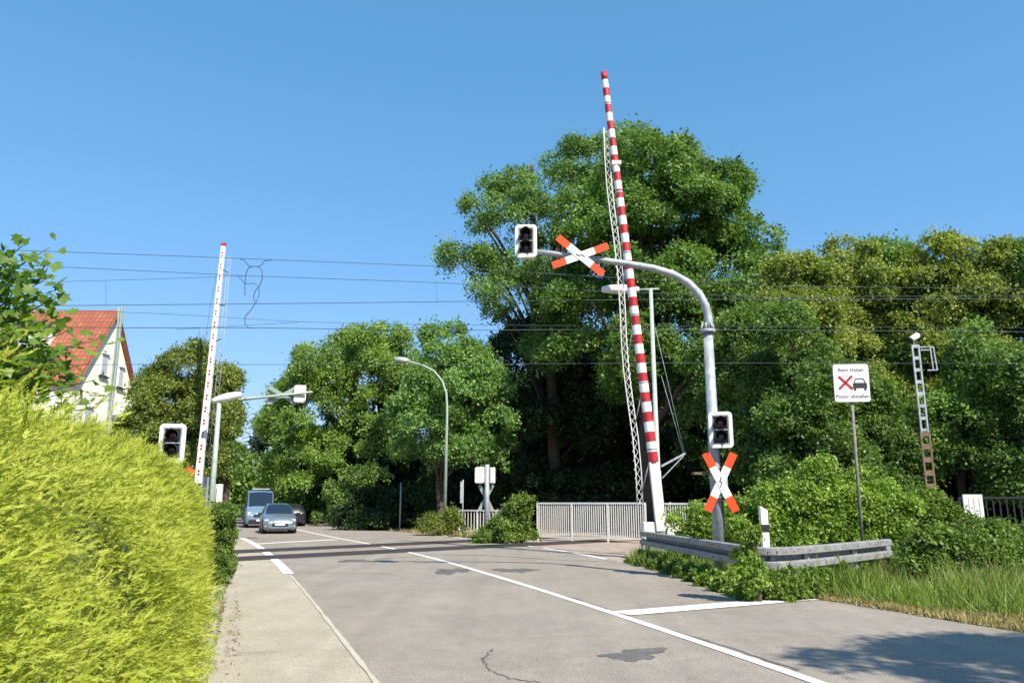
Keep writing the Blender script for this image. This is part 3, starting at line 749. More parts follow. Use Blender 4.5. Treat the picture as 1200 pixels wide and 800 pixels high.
# ------------------------------------------------------------------ lattice mast
YK = 25.0
q = P(1094, 600, YK); o = Vector((q.x, YK, 0))
t = thing('lattice_mast', 'narrow ladder-like steel mast, rusty below and grey above, among the trees', 'mast', o, math.radians(-8))
zt, zm = P(1076, 404, YK).z, P(1084, 506, YK).z
for z0, z1, w, m in ((0, zm, .26, 'rust'), (zm + .002, zt, .20, 'galv')):
    mb = MB()
    for s in (-1, 1): mb.bar((s * w / 2, 0, z0), (s * w / 2, 0, z1), .05, .08)
    k = int((z1 - z0) / .40)
    for i in range(k + 1): mb.box((0, 0, z0 + .05 + (z1 - z0 - .1) * i / k), (w - .05, .07, .11 if m == 'galv' else .17))
    mb.build('ladder_frame', M[m], t)
mb = MB(); 
for (x0, z0), (x1, z1) in (((.12, zt - .08), (.56, zt - .08)), ((.56, zt - .08), (.60, zt - .86)), ((.60, zt - .86), (.30, zt - .86)), ((.46, zt - .1), (.48, zt - .84)), ((.15, zt - .18), (.44, zt - .18))):
    mb.bar((x0, 0, z0), (x1, 0, z1), .035, .035, up=(0, 1, 0))
mb.build('side_bracket', M['galv'], t)
mb = MB(); mb.tube([(-.03, 0, zt), (-.03, 0, zt + .18)], .03, 8); mb.build('camera_mount', M['galv'], t)
mb = MB(); mb.tube([(-.18, -.12, zt + .14), (.14, .1, zt + .34)], .10, 14); mb.build('camera_housing', M['white'], t)
mb = MB(); mb.tube([(-.215, -.145, zt + .115), (-.182, -.122, zt + .138)], .105, 14); mb.build('camera_front', M['black'], t)

# ------------------------------------------------------------------ guardrail
def guardrail():
    zt = .85
    pts = [G(u, v, zt) for u, v in ((753, 621.5), (812, 629.5), (872, 638), (893, 640.5), (908, 640.8), (925, 640.2), (962, 637.5), (1000, 634.5), (1040, 631))]
    o = Vector((pts[3].x, pts[3].y, 0)); t = thing('guardrail', 'weathered grey steel guardrail bending away at its right end, vines over it', 'guardrail', o)
    prof = [(0, 0), (.05, -.006), (.085, -.02), (.085, -.13), (.07, -.145), (-.09, -.16), (-.09, -.235), (.07, -.25), (.085, -.265), (.085, -.37), (.05, -.385), (0, -.39)]
    # subdivide path
    path = []
    for i in range(len(pts) - 1):
        for k in range(4): path.append(pts[i].lerp(pts[i + 1], k / 4))
    path.append(pts[-1]); vs = []; fs = []; n = len(prof)
    for i, p in enumerate(path):
        tt = (path[min(i + 1, len(path) - 1)] - path[max(i - 1, 0)]); tt.z = 0; tt.normalize()
        nn = Vector((tt.y, -tt.x, 0)); nn = -nn if nn.dot(Vector((p.x, p.y, 0))) > 0 else nn
        for d, z in prof: vs.append(p - o + nn * d + Vector((0, 0, z)))
    for i in range(len(path) - 1):
        for k in range(n - 1): fs.append((i * n + k, i * n + k + 1, i * n + n + k + 1, i * n + n + k))
    mb = MB(); mb.add(vs, fs, 0, False); ob = mb.build('beam', M['guard'], t)
    so_ = ob.modifiers.new('sheet', 'SOLIDIFY'); so_.thickness = .006
    for i in range(0, 33, 2):
        tt = path[min(i + 1, len(path) - 1)] - path[max(i - 1, 0)]; tt.z = 0; tt.normalize(); nn = Vector((tt.y, -tt.x, 0)); nn = -nn if nn.dot(Vector((path[i].x, path[i].y, 0))) > 0 else nn
        for dz in (-.075, -.315):
            c = path[i] - o + nn * .088 + Vector((0, 0, dz)); mb = MB(); mb.tube([c - nn * .004, c + nn * .012], .014, 8); mb.build('bolt', M['rust'], t)
    for i in (0, 8, 15, 22, 28, 32):
        p = path[i] - o; mb = MB(); mb.box((p.x + .03, p.y + .12, .42), (.10, .12, .84)); mb.build('post', M['galv'], t)
guardrail()

# delineator
q = P(898, 634, 15.0); o = Vector((q.x, 15.0, 0)); hz = P(898, 596, 15).z
t = thing('delineator_post', 'white plastic delineator post with black band behind the guardrail', 'road post', o, .2)
poly = [(-.075, 0), (.075, 0), (.075, hz - .03), (-.055, hz + .05), (-.075, hz + .04)]
mb = MB(); mb.prism(poly, .09); mb.build('post', M['white'], t, bevel=.012)
mb = MB(); mb.box((0, .045, hz - .36), (.158, .10, .14)); mb.build('black_band', M['black'], t)

# ------------------------------------------------------------------ fences
def picket_fence(name, label, p0, p1, h, m, gap=.10, post=2.0, z0=.12, group=None):
    p0, p1 = Vector((p0[0], p0[1], 0)), Vector((p1[0], p1[1], 0)); d = p1 - p0; L = d.length
    t = thing(name, label, 'fence', p0, math.atan2(d.y, d.x), group)
    mb = MB(); mb.box((L / 2, 0, h), (L, .07, .07)); mb.box((L / 2, 0, z0 + .05), (L, .05, .06)); mb.build('rail', m, t)
    n = max(2, round(L / post))
    for i in range(n + 1): mb = MB(); mb.box((L * i / n, .003, (h + .02) / 2), (.075, .075, h + .02)); mb.build('post', m, t)
    mb = MB(); k = int(L / gap)
    for i in range(1, k): mb.box((L * i / k, 0, (h + z0 + .1) / 2), (.038, .03, h - z0 - .11))
    mb.build('pickets', m, t); return t
def fpt(u, Y): 
    p = P(u, 600, Y); return (p.x, Y)
picket_fence('metal_fence', 'pale metal picket fence behind the tracks left of the striped barrier', fpt(630, 35.5), fpt(756, 33.0), 1.62, M['railwhite'])
picket_fence('metal_fence', 'pale metal picket fence half hidden by vines right of the striped barrier', fpt(772, 32.6), fpt(905, 30.6), 1.60, M['railwhite'])
picket_fence('metal_fence', 'short pale fence piece behind the far signal post', fpt(538, 42.5), fpt(604, 40.5), 1.25, M['railwhite'], .2, 1.2)
picket_fence('iron_railing', 'dark iron railing at the right edge above the weeds', fpt(1126, 24.5), fpt(1290, 23.0), 1.78, M['darkiron'], .17, 2.4, .85)
q = P(1141, 596, 24.0); t = thing('panel', 'small white panel with grey stripes fixed to the dark railing', 'panel', (q.x, 24.0, q.z))
mb = MB(); mb.box((0, 0, 0), (.6, .04, .86)); mb.build('board', M['dirtywhite'], t, bevel=.01)
mb = MB()
for x in (-.14, .02, .18): mb.box((x, -.022, -.03), (.03, .006, .72))
mb.build('stripes', M['galv'], t)

# ------------------------------------------------------------------ overhead wires
def wire(label, px, r=.011, name='overhead_wire', group='overhead line wires', Y0=23.0, Y1=27.0):
    pts = []
    for u, v in px: pts.append(P(u, v, Y0 + (Y1 - Y0) * (u / 1200)))
    dense = []
    for i in range(len(pts) - 1):
        for k in range(6): dense.append(pts[i].lerp(pts[i + 1], k / 6))
    dense.append(pts[-1]); mb = MB(); mb.tube(dense, r * .85, 5)
    return tag(mb.build(name, M['wire']), label, 'wire', group)
wire('topmost overhead wire crossing the sky from the maple branches', [(-40, 291), (40, 294), (262, 302), (510, 312), (700, 324), (900, 335), (1250, 339)])
wire('second overhead wire from the top, running into the big tree', [(-40, 308), (75, 313), (285, 323), (510, 331), (700, 341), (900, 348), (1250, 346)])
wire('thin branch wire rising to meet the second wire at the dotted barrier', [(-40, 333), (75, 330), (180, 327), (285, 323.5)], .008)
wire('strong level wire just above the house ridge', [(-40, 359), (75, 358), (300, 356), (515, 353.5), (760, 351), (1250, 350)], .013)
wire('thin sagging wire between the two strong level wires', [(-40, 359.5), (75, 363), (200, 368), (350, 377), (505, 380.5), (760, 382), (1250, 384)], .008)
wire('strong contact wire passing in front of the house roof', [(-40, 383), (135, 384), (300, 384), (505, 387), (760, 386), (1250, 389)], .014)
wire('short slanting wire joining the thin sagging wire', [(205, 386), (280, 381.5), (350, 377.5)], .008)
wire('lowest overhead wire crossing below the lamp heads', [(-40, 428), (145, 427), (500, 427), (800, 425), (1250, 426)], .010)
for lab, px in (('hanging dropper wire left of the dotted barrier over the house', [(124, 329), (124, 358)]), ('hanging dropper wire close left of the dotted barrier', [(234, 385), (233, 428)]),
                ('hanging dropper wire at the edge of the big tree', [(510, 331), (513, 354)]), ('long slanting stay wire behind the dotted barrier', [(254, 320), (246, 360), (237, 428)])):
    wire(lab, px, .006, 'dropper_wire', 'dropper wires')
wire('upper looping jumper cable hanging from the top wire', [(281, 303.5), (287, 305), (289, 309), (293, 312), (301, 312.3), (306, 311), (310, 305.5), (318, 305)], .016, 'jumper_cable', 'jumper cables')
wire('long jumper cable looping down between the wires', [(287, 346), (287, 335), (288, 322), (291, 314), (296, 312), (303, 312.4), (307, 317), (307.5, 326), (304, 335), (299, 341), (297, 348), (299, 355), (295, 362), (287, 371), (287, 379), (291, 384), (296, 384.5)], .016, 'jumper_cable', 'jumper cables')
wire('small jumper loop hanging from the second wire', [(280, 324.5), (284, 328), (287, 332.5), (298, 332), (303, 336), (304, 345), (300, 355)], .013, 'jumper_cable', 'jumper cables')
q = P(127, 500, 29); o = Vector((q.x, 29, 0)); t = thing('catenary_mast', 'grey overhead line mast standing in front of the house gable', 'mast', o)
hz = P(134, 360, 29).z; mb = MB(); 
for s in (-.075, .075): mb.bar((s, 0, 0), (s * .6, 0, hz), .045, .12)
for i in range(10): mb.box((0, 0, hz * (i + .5) / 10), (.15, .03, .05))
mb.build('column', M['palegreen'], t)
mb = MB(); mb.tube([(-.1, 0, hz - .6), (-.1, 0, hz + .0)], .035, 8); mb.build('insulator', M['galv'], t)

# ------------------------------------------------------------------ house
def roof_mat():
    m, n, p = newmat('red_roof_tiles'); N = n.nodes.new; L = n.links.new
    tc = N('ShaderNodeTexCoord'); mp = N('ShaderNodeMapping'); L(tc.outputs['UV'], mp.inputs[0])
    br = N('ShaderNodeTexBrick'); br.inputs['Scale'].default_value = 1.0; br.inputs['Mortar Size'].default_value = .02; br.inputs['Mortar Smooth'].default_value = .6
    br.inputs['Brick Width'].default_value = .30; br.inputs['Row Height'].default_value = .36; br.offset = 0.0
    br.inputs['Color1'].default_value = (.27, .080, .040, 1); br.inputs['Color2'].default_value = (.35, .115, .060, 1); br.inputs['Mortar'].default_value = (.19, .055, .03, 1)
    L(mp.outputs[0], br.inputs['Vector']); L(br.outputs['Color'], p.inputs['Base Color']); p.inputs['Roughness'].default_value = .75
    b = N('ShaderNodeBump'); b.inputs['Strength'].default_value = .8; b.inputs['Distance'].default_value = .04; b.invert = True
    L(br.outputs['Fac'], b.inputs['Height']); L(b.outputs[0], p.inputs['Normal'])
    return m
def house():
    N_, F_ = Vector((-25.3, 44.0, 8.5)), Vector((-25.1, 50.6, 8.5)); g = (F_ - N_); g.z = 0; w = g.length / 2; g.normalize()
    mid = (N_ + F_) / 2; t = thing('house', 'cream gabled house with a red tiled roof behind the hedge', 'house', (mid.x, mid.y, 0), math.atan2(g.y, g.x) - math.pi / 2)
    # local: y along gable (near -> far), -x along ridge away to the left; gable plane x=0
    he, hr, Ld = 8.5, 13.35, 15.0
    mb = MB(); mb.prism([(-w, 0), (w, 0), (w, he), (0, hr - .12), (-w, he)], Ld, Matrix(((0, -1, 0, 0), (1, 0, 0, 0), (0, 0, 1, 0), (0, 0, 0, 1)))); mb.build('wall', M['plaster'], t)
    th = math.atan2(hr - he, w); ov = .35; sl = math.hypot(w, hr - he) + ov
    rm = roof_mat(); mb = MB(); uvs = []
    for s in (-1, 1):
        e = Vector((0, s * (w + ov * math.cos(th)), he - ov * math.sin(th) + .04)); r = Vector((0, 0, hr + .04)); nrm = Vector((0, s * math.sin(th), math.cos(th))) * .14
        vs = [e + Vector((.22, 0, 0)), r + Vector((.22, 0, 0)), r + Vector((-Ld, 0, 0)), e + Vector((-Ld, 0, 0))]
        vs = vs + [p + nrm for p in vs]
        mb.add(vs, [(0, 1, 2, 3), (7, 6, 5, 4), (0, 4, 5, 1), (2, 6, 7, 3), (3, 7, 4, 0), (1, 5, 6, 2)])
    ro = mb.build('roof', rm, t); me = ro.data; uv = me.uv_layers.new(name='UVMap')
    for lp in me.loops:
        c = me.vertices[lp.vertex_index].co; uv.data[lp.index].uv = (c.x, math.hypot(c.y, hr - c.z))
    mb = MB(); mb.tube([(.25, 0, hr + .14), (-Ld, 0, hr + .14)], .13, 8); mb.build('ridge_tiles', M['orange'] if False else mat('ridge_tile', (.30, .085, .045), .8, var=.2), t)
    mb = MB()
    for s in (-1, 1): mb.bar((.235, s * (w + .25), he - .3), (.235, s * .0, hr + .1), .03, .2, up=(1, 0, 0))
    mb.build('verge_board', mat('verge_board', (.22, .10, .06), .8), t)
    # gable windows
    for (yy, z, ww, h2) in ((-.55, 10.0, .75, 1.25), (1.45, 9.55, .62, 1.2), (-1.7, 6.6, .8, 1.2), (1.2, 6.4, .7, 1.2)):
        mb = MB(); mb.box((.012, yy, z), (.05, ww, h2)); wd = mb.build('window', M['white'], t)
        mb = MB(); mb.box((.035, yy, z), (.02, ww - .16, h2 - .16)); mb.build('pane', M['pane'], wd)
        mb = MB(); mb.box((.09, yy, z - h2 / 2 - .12), (.16, ww + .25, .07)); mb.build('sill', M['darkiron'], wd)
        mb = MB(); mb.box((.07, yy, z + h2 / 2 + .07), (.14, ww + .1, .10)); mb.build('shutter_box', M['white'], wd)
    # dormer / roof terrace facing us
    xc_, y_ = -4.1, -w * .78
    mb = MB(); mb.box((xc_, -w * .40, 11.15), (2.7, 2.6, 1.9)); d = mb.build('dormer', M['white'], t)
    mb = MB(); mb.box((xc_, -w * .43, 12.16), (3.0, 3.1, .13)); mb.build('dormer_roof', M['galv'], d)
    mb = MB(); mb.box((xc_ - .3, -w * .40 - 1.32, 11.0), (1.3, .04, 1.1)); mb.build('pane', M['pane'], d)
    mb = MB(); mb.bar((xc_ - 1.35, -w * .95, 9.75), (xc_ + 1.35, -w * .95, 9.75), .05, .9); mb.build('balcony_rail', M['galv'], d)
    mb = MB(); mb.box((-1.35, -w * .42, 11.45), (1.1, .12, .14)); mb.build('snow_guard', M['galv'], t)
    mb = MB(); mb.box((-8.5, .9, hr + .1), (.7, .7, 1.4)); mb.build('chimney', M['rust'], t)
house()

# ------------------------------------------------------------------ vehicles
def vehicle(name, label, cat, loc, rz, sections, paint, glass_front, side_glass, wheels, front, group='cars queuing on the road'):
    t = thing(name, label, cat, loc, rz, group)
    S = np.array(sections, float); xs = S[:, 0]; X = np.linspace(xs[0], xs[-1], 34); X = np.unique(np.concatenate([X, xs]))[::-1]
    def at(x): return [np.interp(x, xs[::-1], S[::-1, k]) for k in range(1, 8)]
    def ringpts(x):
        w, zb, zm, zs, wr, zr, cr = at(x)
        half = [(0, zb), (w * .88, zb), (w * .98, zb + .10), (w, zm), (w * .985, zs - .06), (w * .955, zs), ((w * .955 + wr * 1.0) / 2 + .015, (zs + zr) / 2 + .01), (wr + .03, zr - .05), (wr - .04, zr), (wr * .5, zr + cr * .75), (0, zr + cr)]
        return [(x, y, z) for y, z in half] + [(x, -y, z) for y, z in reversed(half[1:-1])]
    R = [ringpts(x) for x in X]; n = len(R[0]); vs = [p for r in R for p in r]; fs = []
    for i in range(len(R) - 1):
        for k in range(n): fs.append((i * n + k, i * n + (k + 1) % n, i * n + n + (k + 1) % n, i * n + n + k))
    mb = MB(); mb.add(vs, fs, 0, True); mb.add(R[0], [list(reversed(range(n)))]); mb.add(R[-1], [list(range(n))]); mb.build('body', paint, t)
    # windscreen following the body
    (x0, x1) = glass_front; mb = MB(); rows = []
    for i in range(7):
        x = x0 + (x1 - x0) * i / 6; w, zb, zm, zs, wr, zr, cr = at(x); row = []
        for j in range(9):
            f = -1 + 2 * j / 8; y = f * (wr - .02); z = zr + cr * (1 - f * f); row.append((x + .018, y, z + .016))
        rows.append(row)
    vs = [p for r in rows for p in r]; mb.add(vs, [(i * 9 + j, i * 9 + j + 1, i * 9 + 10 + j, i * 9 + 9 + j) for i in range(6) for j in range(8)], 0, True); mb.build('windscreen', M['glass'], t)
    for s in (1, -1):
        for (x0, x1) in side_glass:
            mb = MB(); vs = []
            for i in range(6):
                x = x0 + (x1 - x0) * i / 5; w, zb, zm, zs, wr, zr, cr = at(x)
                for f in (.06, .5, .92):
                    yy = w * .955 + (wr + .03 - w * .955) * f + .03 * math.sin(math.pi * f) * .6; zz = zs + (zr - .05 - zs) * f; vs.append((x, s * (yy + .014), zz))
            mb.add(vs, [(i * 3 + j, i * 3 + 3 + j, i * 3 + 4 + j, i * 3 + 1 + j) for i in range(5) for j in range(2)], 0, True); mb.build('side_window', M['glass'], t)
    r = wheels['r']
    for x in wheels['x']:
        w = at(x)[0]
        for s in (1, -1):
            mb = MB(); mb.tube([(x, s * (w - .26), r + .03), (x, s * (w + .004), r + .03)], r + .065, 22); ar = mb.build('wheel_arch', M['black'], t)
            mb = MB(); mb.tube([(x, s * (w - .22), r), (x, s * (w - .02), r), (x, s * (w + .015), r)], [r, r, r - .035], 24); wh = mb.build('wheel', M['tyre'], t)
            mb = MB(); mb.tube([(x, s * (w + .008), r), (x, s * (w + .024), r)], [r * .66, r * .6], 16); mb.build('rim', M['rim'], wh)
    fx = xs[0]
    for part, m, boxes in front:
        for (x, y, z, sx_, sy_, sz, yaw) in boxes:
            for s in ((1, -1) if abs(y) > .01 else (1,)):
                mb = MB(); mb.box((fx + x, s * y, z), (sx_, sy_, sz), Matrix.Rotation(-s * yaw, 3, 'Z')); mb.build(part, m, t, bevel=min(sx_, sz, sy_) * .3)
    return t

CAR = [(2.33, .60, .30, .42, .56, .42, .60, .02), (2.26, .78, .22, .48, .70, .55, .74, .03), (2.05, .87, .18, .55, .80, .64, .86, .03), (1.55, .915, .17, .60, .90, .70, .98, .03),
       (1.02, .925, .17, .62, .97, .74, 1.06, .03), (.62, .93, .17, .64, 1.0, .70, 1.30, .04), (.18, .93, .17, .65, 1.02, .62, 1.54, .045), (-.8, .93, .17, .66, 1.05, .61, 1.61, .04),
       (-1.7, .92, .18, .68, 1.08, .58, 1.56, .04), (-2.12, .89, .22, .70, 1.08, .55, 1.36, .03), (-2.32, .84, .30, .70, 1.02, .55, 1.06, .02), (-2.38, .78, .36, .65, .92, .5, .94, .01)]
VAN = [(2.68, .70, .30, .50, .80, .5, .84, .02), (2.58, .90, .24, .60, .98, .62, 1.04, .03), (2.2, .98, .22, .70, 1.12, .74, 1.22, .04), (1.85, 1.0, .22, .75, 1.20, .80, 1.38, .04),
       (1.2, 1.0, .22, .80, 1.25, .80, 2.00, .06), (.8, 1.0, .22, .8, 1.3, .80, 2.38, .06), (.3, 1.0, .22, .8, 1.3, .80, 2.50, .06), (-2.4, 1.0, .22, .8, 1.3, .80, 2.52, .05), (-2.9, .98, .3, .8, 1.3, .78, 2.40, .03), (-2.95, .95, .35, .8, 1.3, .75, 2.3, .02)]
cp_silver = mat('silver_blue_car_paint', (.20, .25, .30), .30, .45, var=.04, coat=.6)
cp_van = mat('pale_blue_van_paint', (.17, .26, .36), .35, .25, var=.04, coat=.5)
cp_black = mat('black_car_paint', (.02, .021, .024), .25, .2, var=.05, coat=.6)
def front_car(): return [
    ('headlight', M['headlamp'], [(-.22, .66, .70, .20, .34, .15, .55)]), ('grille', M['black'], [(-.02, 0, .46, .06, .86, .16, 0), (-.10, .22, .69, .05, .30, .05, .05)]),
    ('licence_plate', M['plate'], [(.02, 0, .50, .03, .52, .11, 0)]), ('fog_lamp', M['headlamp'], [(-.13, .68, .40, .10, .24, .07, .5)]), ('bumper_lip', M['black'], [(-.03, 0, .25, .06, 1.1, .07, 0)]),
    ('wing_mirror', M['black'], [(-1.42, 1.03, 1.06, .12, .20, .15, 0)])]
def front_van(): return [
    ('headlight', M['headlamp'], [(-.15, .74, .92, .18, .26, .28, .5)]), ('grille', M['black'], [(-.02, 0, .80, .06, .90, .20, 0), (-.02, 0, .42, .10, 1.5, .30, 0)]),
    ('licence_plate', M['plate'], [(.015, 0, .50, .04, .52, .11, 0)]), ('wing_mirror', M['black'], [(-1.05, 1.14, 1.35, .14, .24, .34, 0)]), ('roof_beacon', M['galv'], [(-2.15, 0, 2.62, .2, 1.2, .08, 0)])]
def head(y): 
    k = (xl(y + 2) - xl(y - 2)) / 4; return math.atan2(-1, -k)
p = G(327, 622.5); hd = math.atan2(-1, .36)
def front_at(u, Y, hd, half): 
    q = P(u, 610, Y); return (q.x - math.cos(hd) * half, Y - math.sin(hd) * half, 0)
vehicle('car', 'silver blue car heading the queue, nearest to the crossing', 'car', front_at(328.5, 43.0, hd, 2.33), hd, CAR, cp_silver, (1.06, .22), [(.62, -.32), (-.38, -1.25), (-1.32, -1.85)], dict(x=(1.42, -1.38), r=.34), front_car())
CAR2 = [(x * .84, w * .92, a_, b_, c_ * .97, d_ * .92, e_ * .93, f_) for x, w, a_, b_, c_, d_, e_, f_ in CAR]
vehicle('van', 'pale blue high-roofed van behind the silver blue car', 'van', front_at(305, 53.5, hd, 2.68), hd, VAN, cp_van, (1.82, .84), [(1.35, .35)], dict(x=(1.75, -1.75), r=.36), front_van())
vehicle('car', 'black car driving away in the shade of the trees', 'car', front_at(343.5, 57.0, hd + math.pi, -2.33), hd + math.pi, CAR, cp_black, (1.06, .22), [(.62, -.32), (-.38, -1.25)], dict(x=(1.42, -1.38), r=.34), [('tail_light', M['red'], [(-4.62, .70, .86, .08, .2, .2, .3)])])
q = P(292, 596, 80); t = thing('utility_cabinet', 'small cream utility cabinet at the far left roadside', 'cabinet', (q.x - .2, 80, 0))
mb = MB(); mb.box((0, 0, .6), (.8, .4, 1.2)); mb.build('cabinet_box', M['lampwhite'], t, bevel=.02)
mb = MB(); mb.box((0, 0, 1.25), (.95, .55, .12)); mb.build('cap', M['galv'], t)

# ------------------------------------------------------------------ hedge of golden thuja
def hedge():
    rng = np.random.default_rng(7)
    t = thing('hedge', 'bright yellow green clipped conifer hedge filling the lower left', 'hedge', (-2.6, 7, 0))
    o = np.array([-2.6, 7, 0.0]); ax = np.array([-.351, .936, 0]); inn = np.array([-.936, -.351, 0])
    prof = np.array([(.10, 0), (.02, .35), (.02, .75), (.09, 1.2), (.22, 1.68), (.44, 2.02), (.78, 2.18), (1.2, 2.22), (1.8, 2.22), (2.2, 2.0), (2.4, 1.4)])
    sl = np.concatenate([[0], np.cumsum(np.hypot(*np.diff(prof, axis=0).T))])
    Y0, Y1 = 0.8, 14.6
    def surf(s, q):                       # s = distance along the axis in world Y, q = profile length
        d = np.interp(q, sl, prof[:, 0]); z = np.interp(q, sl, prof[:, 1])
        dd = np.interp(q + .12, sl, prof[:, 0]) - np.interp(q - .12, sl, prof[:, 0]); dz = np.interp(q + .12, sl, prof[:, 1]) - np.interp(q - .12, sl, prof[:, 1])
        nl = np.stack([-dz, dd], 1); nl /= np.linalg.norm(nl, axis=1, keepdims=True)
        # lobes: each bush bulges, creases between
        ph = s / 1.9 + .12 * np.sin(z * 2.1); lob = np.abs(np.sin(np.pi * ph)) ** .3
        bump = .34 * lob - .29 + .05 * np.sin(s * 5.1 + z * 3.3) + .045 * np.sin(s * 2.7 - z * 5.2 + 1) + .03 * np.sin(s * 11 + z * 9) 
        end = np.clip((s - (Y1 - .5)) / .5, 0, 1); 
        base = np.stack([-.10 - .388 * s, s, 0 * s], 1)
        N = nl[:, 0:1] * inn + nl[:, 1:2] * np.array([0, 0, 1.0])
        shrink = (end ** 2)[:, None] * .12
        Pp = base + d[:, None] * inn + np.stack([0 * z, 0 * z, z * (.905 + .0098 * (s - 3)) * (1 - .02 * end ** 2)], 1) + N * (bump[:, None]) + inn * shrink
        return Pp, N
    # solid core, its dark colour standing in for shade between the sprays
    ns, nq = 110, 30; S_, Q_ = np.meshgrid(np.linspace(Y0, Y1, ns), np.linspace(0, sl[-1], nq), indexing='ij')
    Pp, N = surf(S_.ravel(), Q_.ravel()); Pp = Pp - N * .10 - o
    mb = MB(); fs = [(i * nq + j, i * nq + j + 1, (i + 1) * nq + j + 1, (i + 1) * nq + j) for i in range(ns - 1) for j in range(nq - 1)]
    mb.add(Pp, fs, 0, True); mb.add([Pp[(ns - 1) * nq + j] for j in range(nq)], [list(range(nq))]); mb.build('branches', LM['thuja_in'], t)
    nt_, ps = 15500, 17
    s = Y0 + (Y1 - Y0) * rng.uniform(0, 1, nt_) ** 1.3; q = rng.uniform(0, sl[8] + .1, nt_)
    Pp, N = surf(s, q); far_k = 1 + .55 * np.clip((s - 5) / 8, 0, 1)
    gap = np.sin(s * 6.3 + 2.1 * np.sin(q * 5.2)) * np.sin(q * 7.4 + 1.7 * np.sin(s * 4.1 + 1)) + .35 * np.sin(s * 17 + q * 13)
    Pp = Pp - N * (rng.uniform(.09, .19, nt_) + .34 * np.clip(gap - .38, 0, .6))[:, None]
    A = unit(N * .75 + ax * rng.normal(.45, .38, nt_)[:, None] + np.array([0, 0, 1.0]) * rng.normal(.02, .28, nt_)[:, None])
    Lt = rng.uniform(.16, .30, nt_) * np.sqrt(far_k)
    fn = unit(rng.normal(size=(nt_, 3)) * .45 + N * .35 + np.array([0, 0, .8])); Bt = unit(np.cross(fn, A))
    ti = np.repeat(np.arange(nt_), ps); f = np.tile(np.linspace(.12, 1.0, ps), nt_); sg = np.tile(np.where(np.arange(ps) % 2 == 0, 1.0, -1.0), nt_)
    n = len(ti); droop = -.05 * f ** 2
    C = Pp[ti] + A[ti] * (Lt[ti] * f)[:, None] + np.array([0, 0, 1.0]) * droop[:, None] + rng.normal(size=(n, 3)) * .008
    T = A[ti] * .8 + Bt[ti] * (sg * (1.05 - .8 * f))[:, None] + rng.normal(size=(n, 3)) * .16
    Nn = fn[ti] + rng.normal(size=(n, 3)) * .35
    S = rng.uniform(.042, .078, n) * far_k[ti] * np.clip(.55 + .09 * s[ti], .6, 1.0) * (1.1 - .45 * f)
    cloud('foliage', C - o, T, Nn, S, 'spray', LM['thuja'], t, W=rng.uniform(.6, 1.0, n))
    # end face sprays
    return t
hedge()

# ------------------------------------------------------------------ trees
def world_ell(u, v, Y, wu, hv, depth=None):
    c = P(u, v, Y); s = Y / ray(u, v)[1] / F; rx = wu * s; rz = hv * s
    return (c.x, c.y, c.z, rx, depth or rx * .9, rz)
def tree_px(name, label, Y, ub, ells, leafm, seed, **kw):
    b = P(ub, 600, Y); base = Vector((b.x, Y, 0)); E = []
    for e in ells:
        dy = e[4] if len(e) > 4 else 0
        c = world_ell(e[0], e[1], Y + dy, e[2], e[3]); E.append((c[0] - base.x, c[1] - base.y, c[2], c[3], c[4], c[5]))
    return tree(name, label, base, E, leafm, seed, **kw)

# the big pair behind the crossing
tree_px('broadleaf_tree', 'tall dense dark green tree behind the gooseneck mast', 43, 765,
        [(770, 255, 95, 85), (735, 330, 85, 110), (830, 330, 70, 120), (790, 420, 95, 110), (850, 470, 50, 120), (690, 400, 70, 80, 2), (856, 315, 40, 60), (835, 240, 40, 45)], LM['dense'], 21, leaf=.26, n_blobs=175, rb=1.35, clusters=42, per=16, cl_r=.38, trunk_r=.5, limbs=22, group='trees beyond the railway')
tree_px('broadleaf_tree', 'tall airy light green tree leaning left of the dense dark one', 49, 660,
        [(650, 235, 60, 45), (600, 270, 72, 62), (560, 330, 42, 45), (690, 210, 60, 40), (610, 350, 60, 45), (740, 195, 70, 35)], LM['ash'], 22, leaf=.24, n_blobs=95, rb=1.15, clusters=30, per=13, cl_r=.42, trunk_r=.42, limbs=34, lean=(-2.0, 0), group='trees beyond the railway')
# lower limbs of the big tree and shade behind
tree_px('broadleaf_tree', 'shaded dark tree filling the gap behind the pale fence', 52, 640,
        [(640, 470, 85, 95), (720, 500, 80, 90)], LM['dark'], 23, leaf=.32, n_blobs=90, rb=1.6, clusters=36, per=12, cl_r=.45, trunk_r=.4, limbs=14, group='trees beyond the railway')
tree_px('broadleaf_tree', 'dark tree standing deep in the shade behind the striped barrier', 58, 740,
        [(740, 420, 110, 120), (690, 530, 120, 60), (800, 540, 100, 70)], LM['dark'], 24, leaf=.36, n_blobs=90, rb=1.9, clusters=36, per=12, cl_r=.5, trunk_r=.4, limbs=10, group='trees beyond the railway')
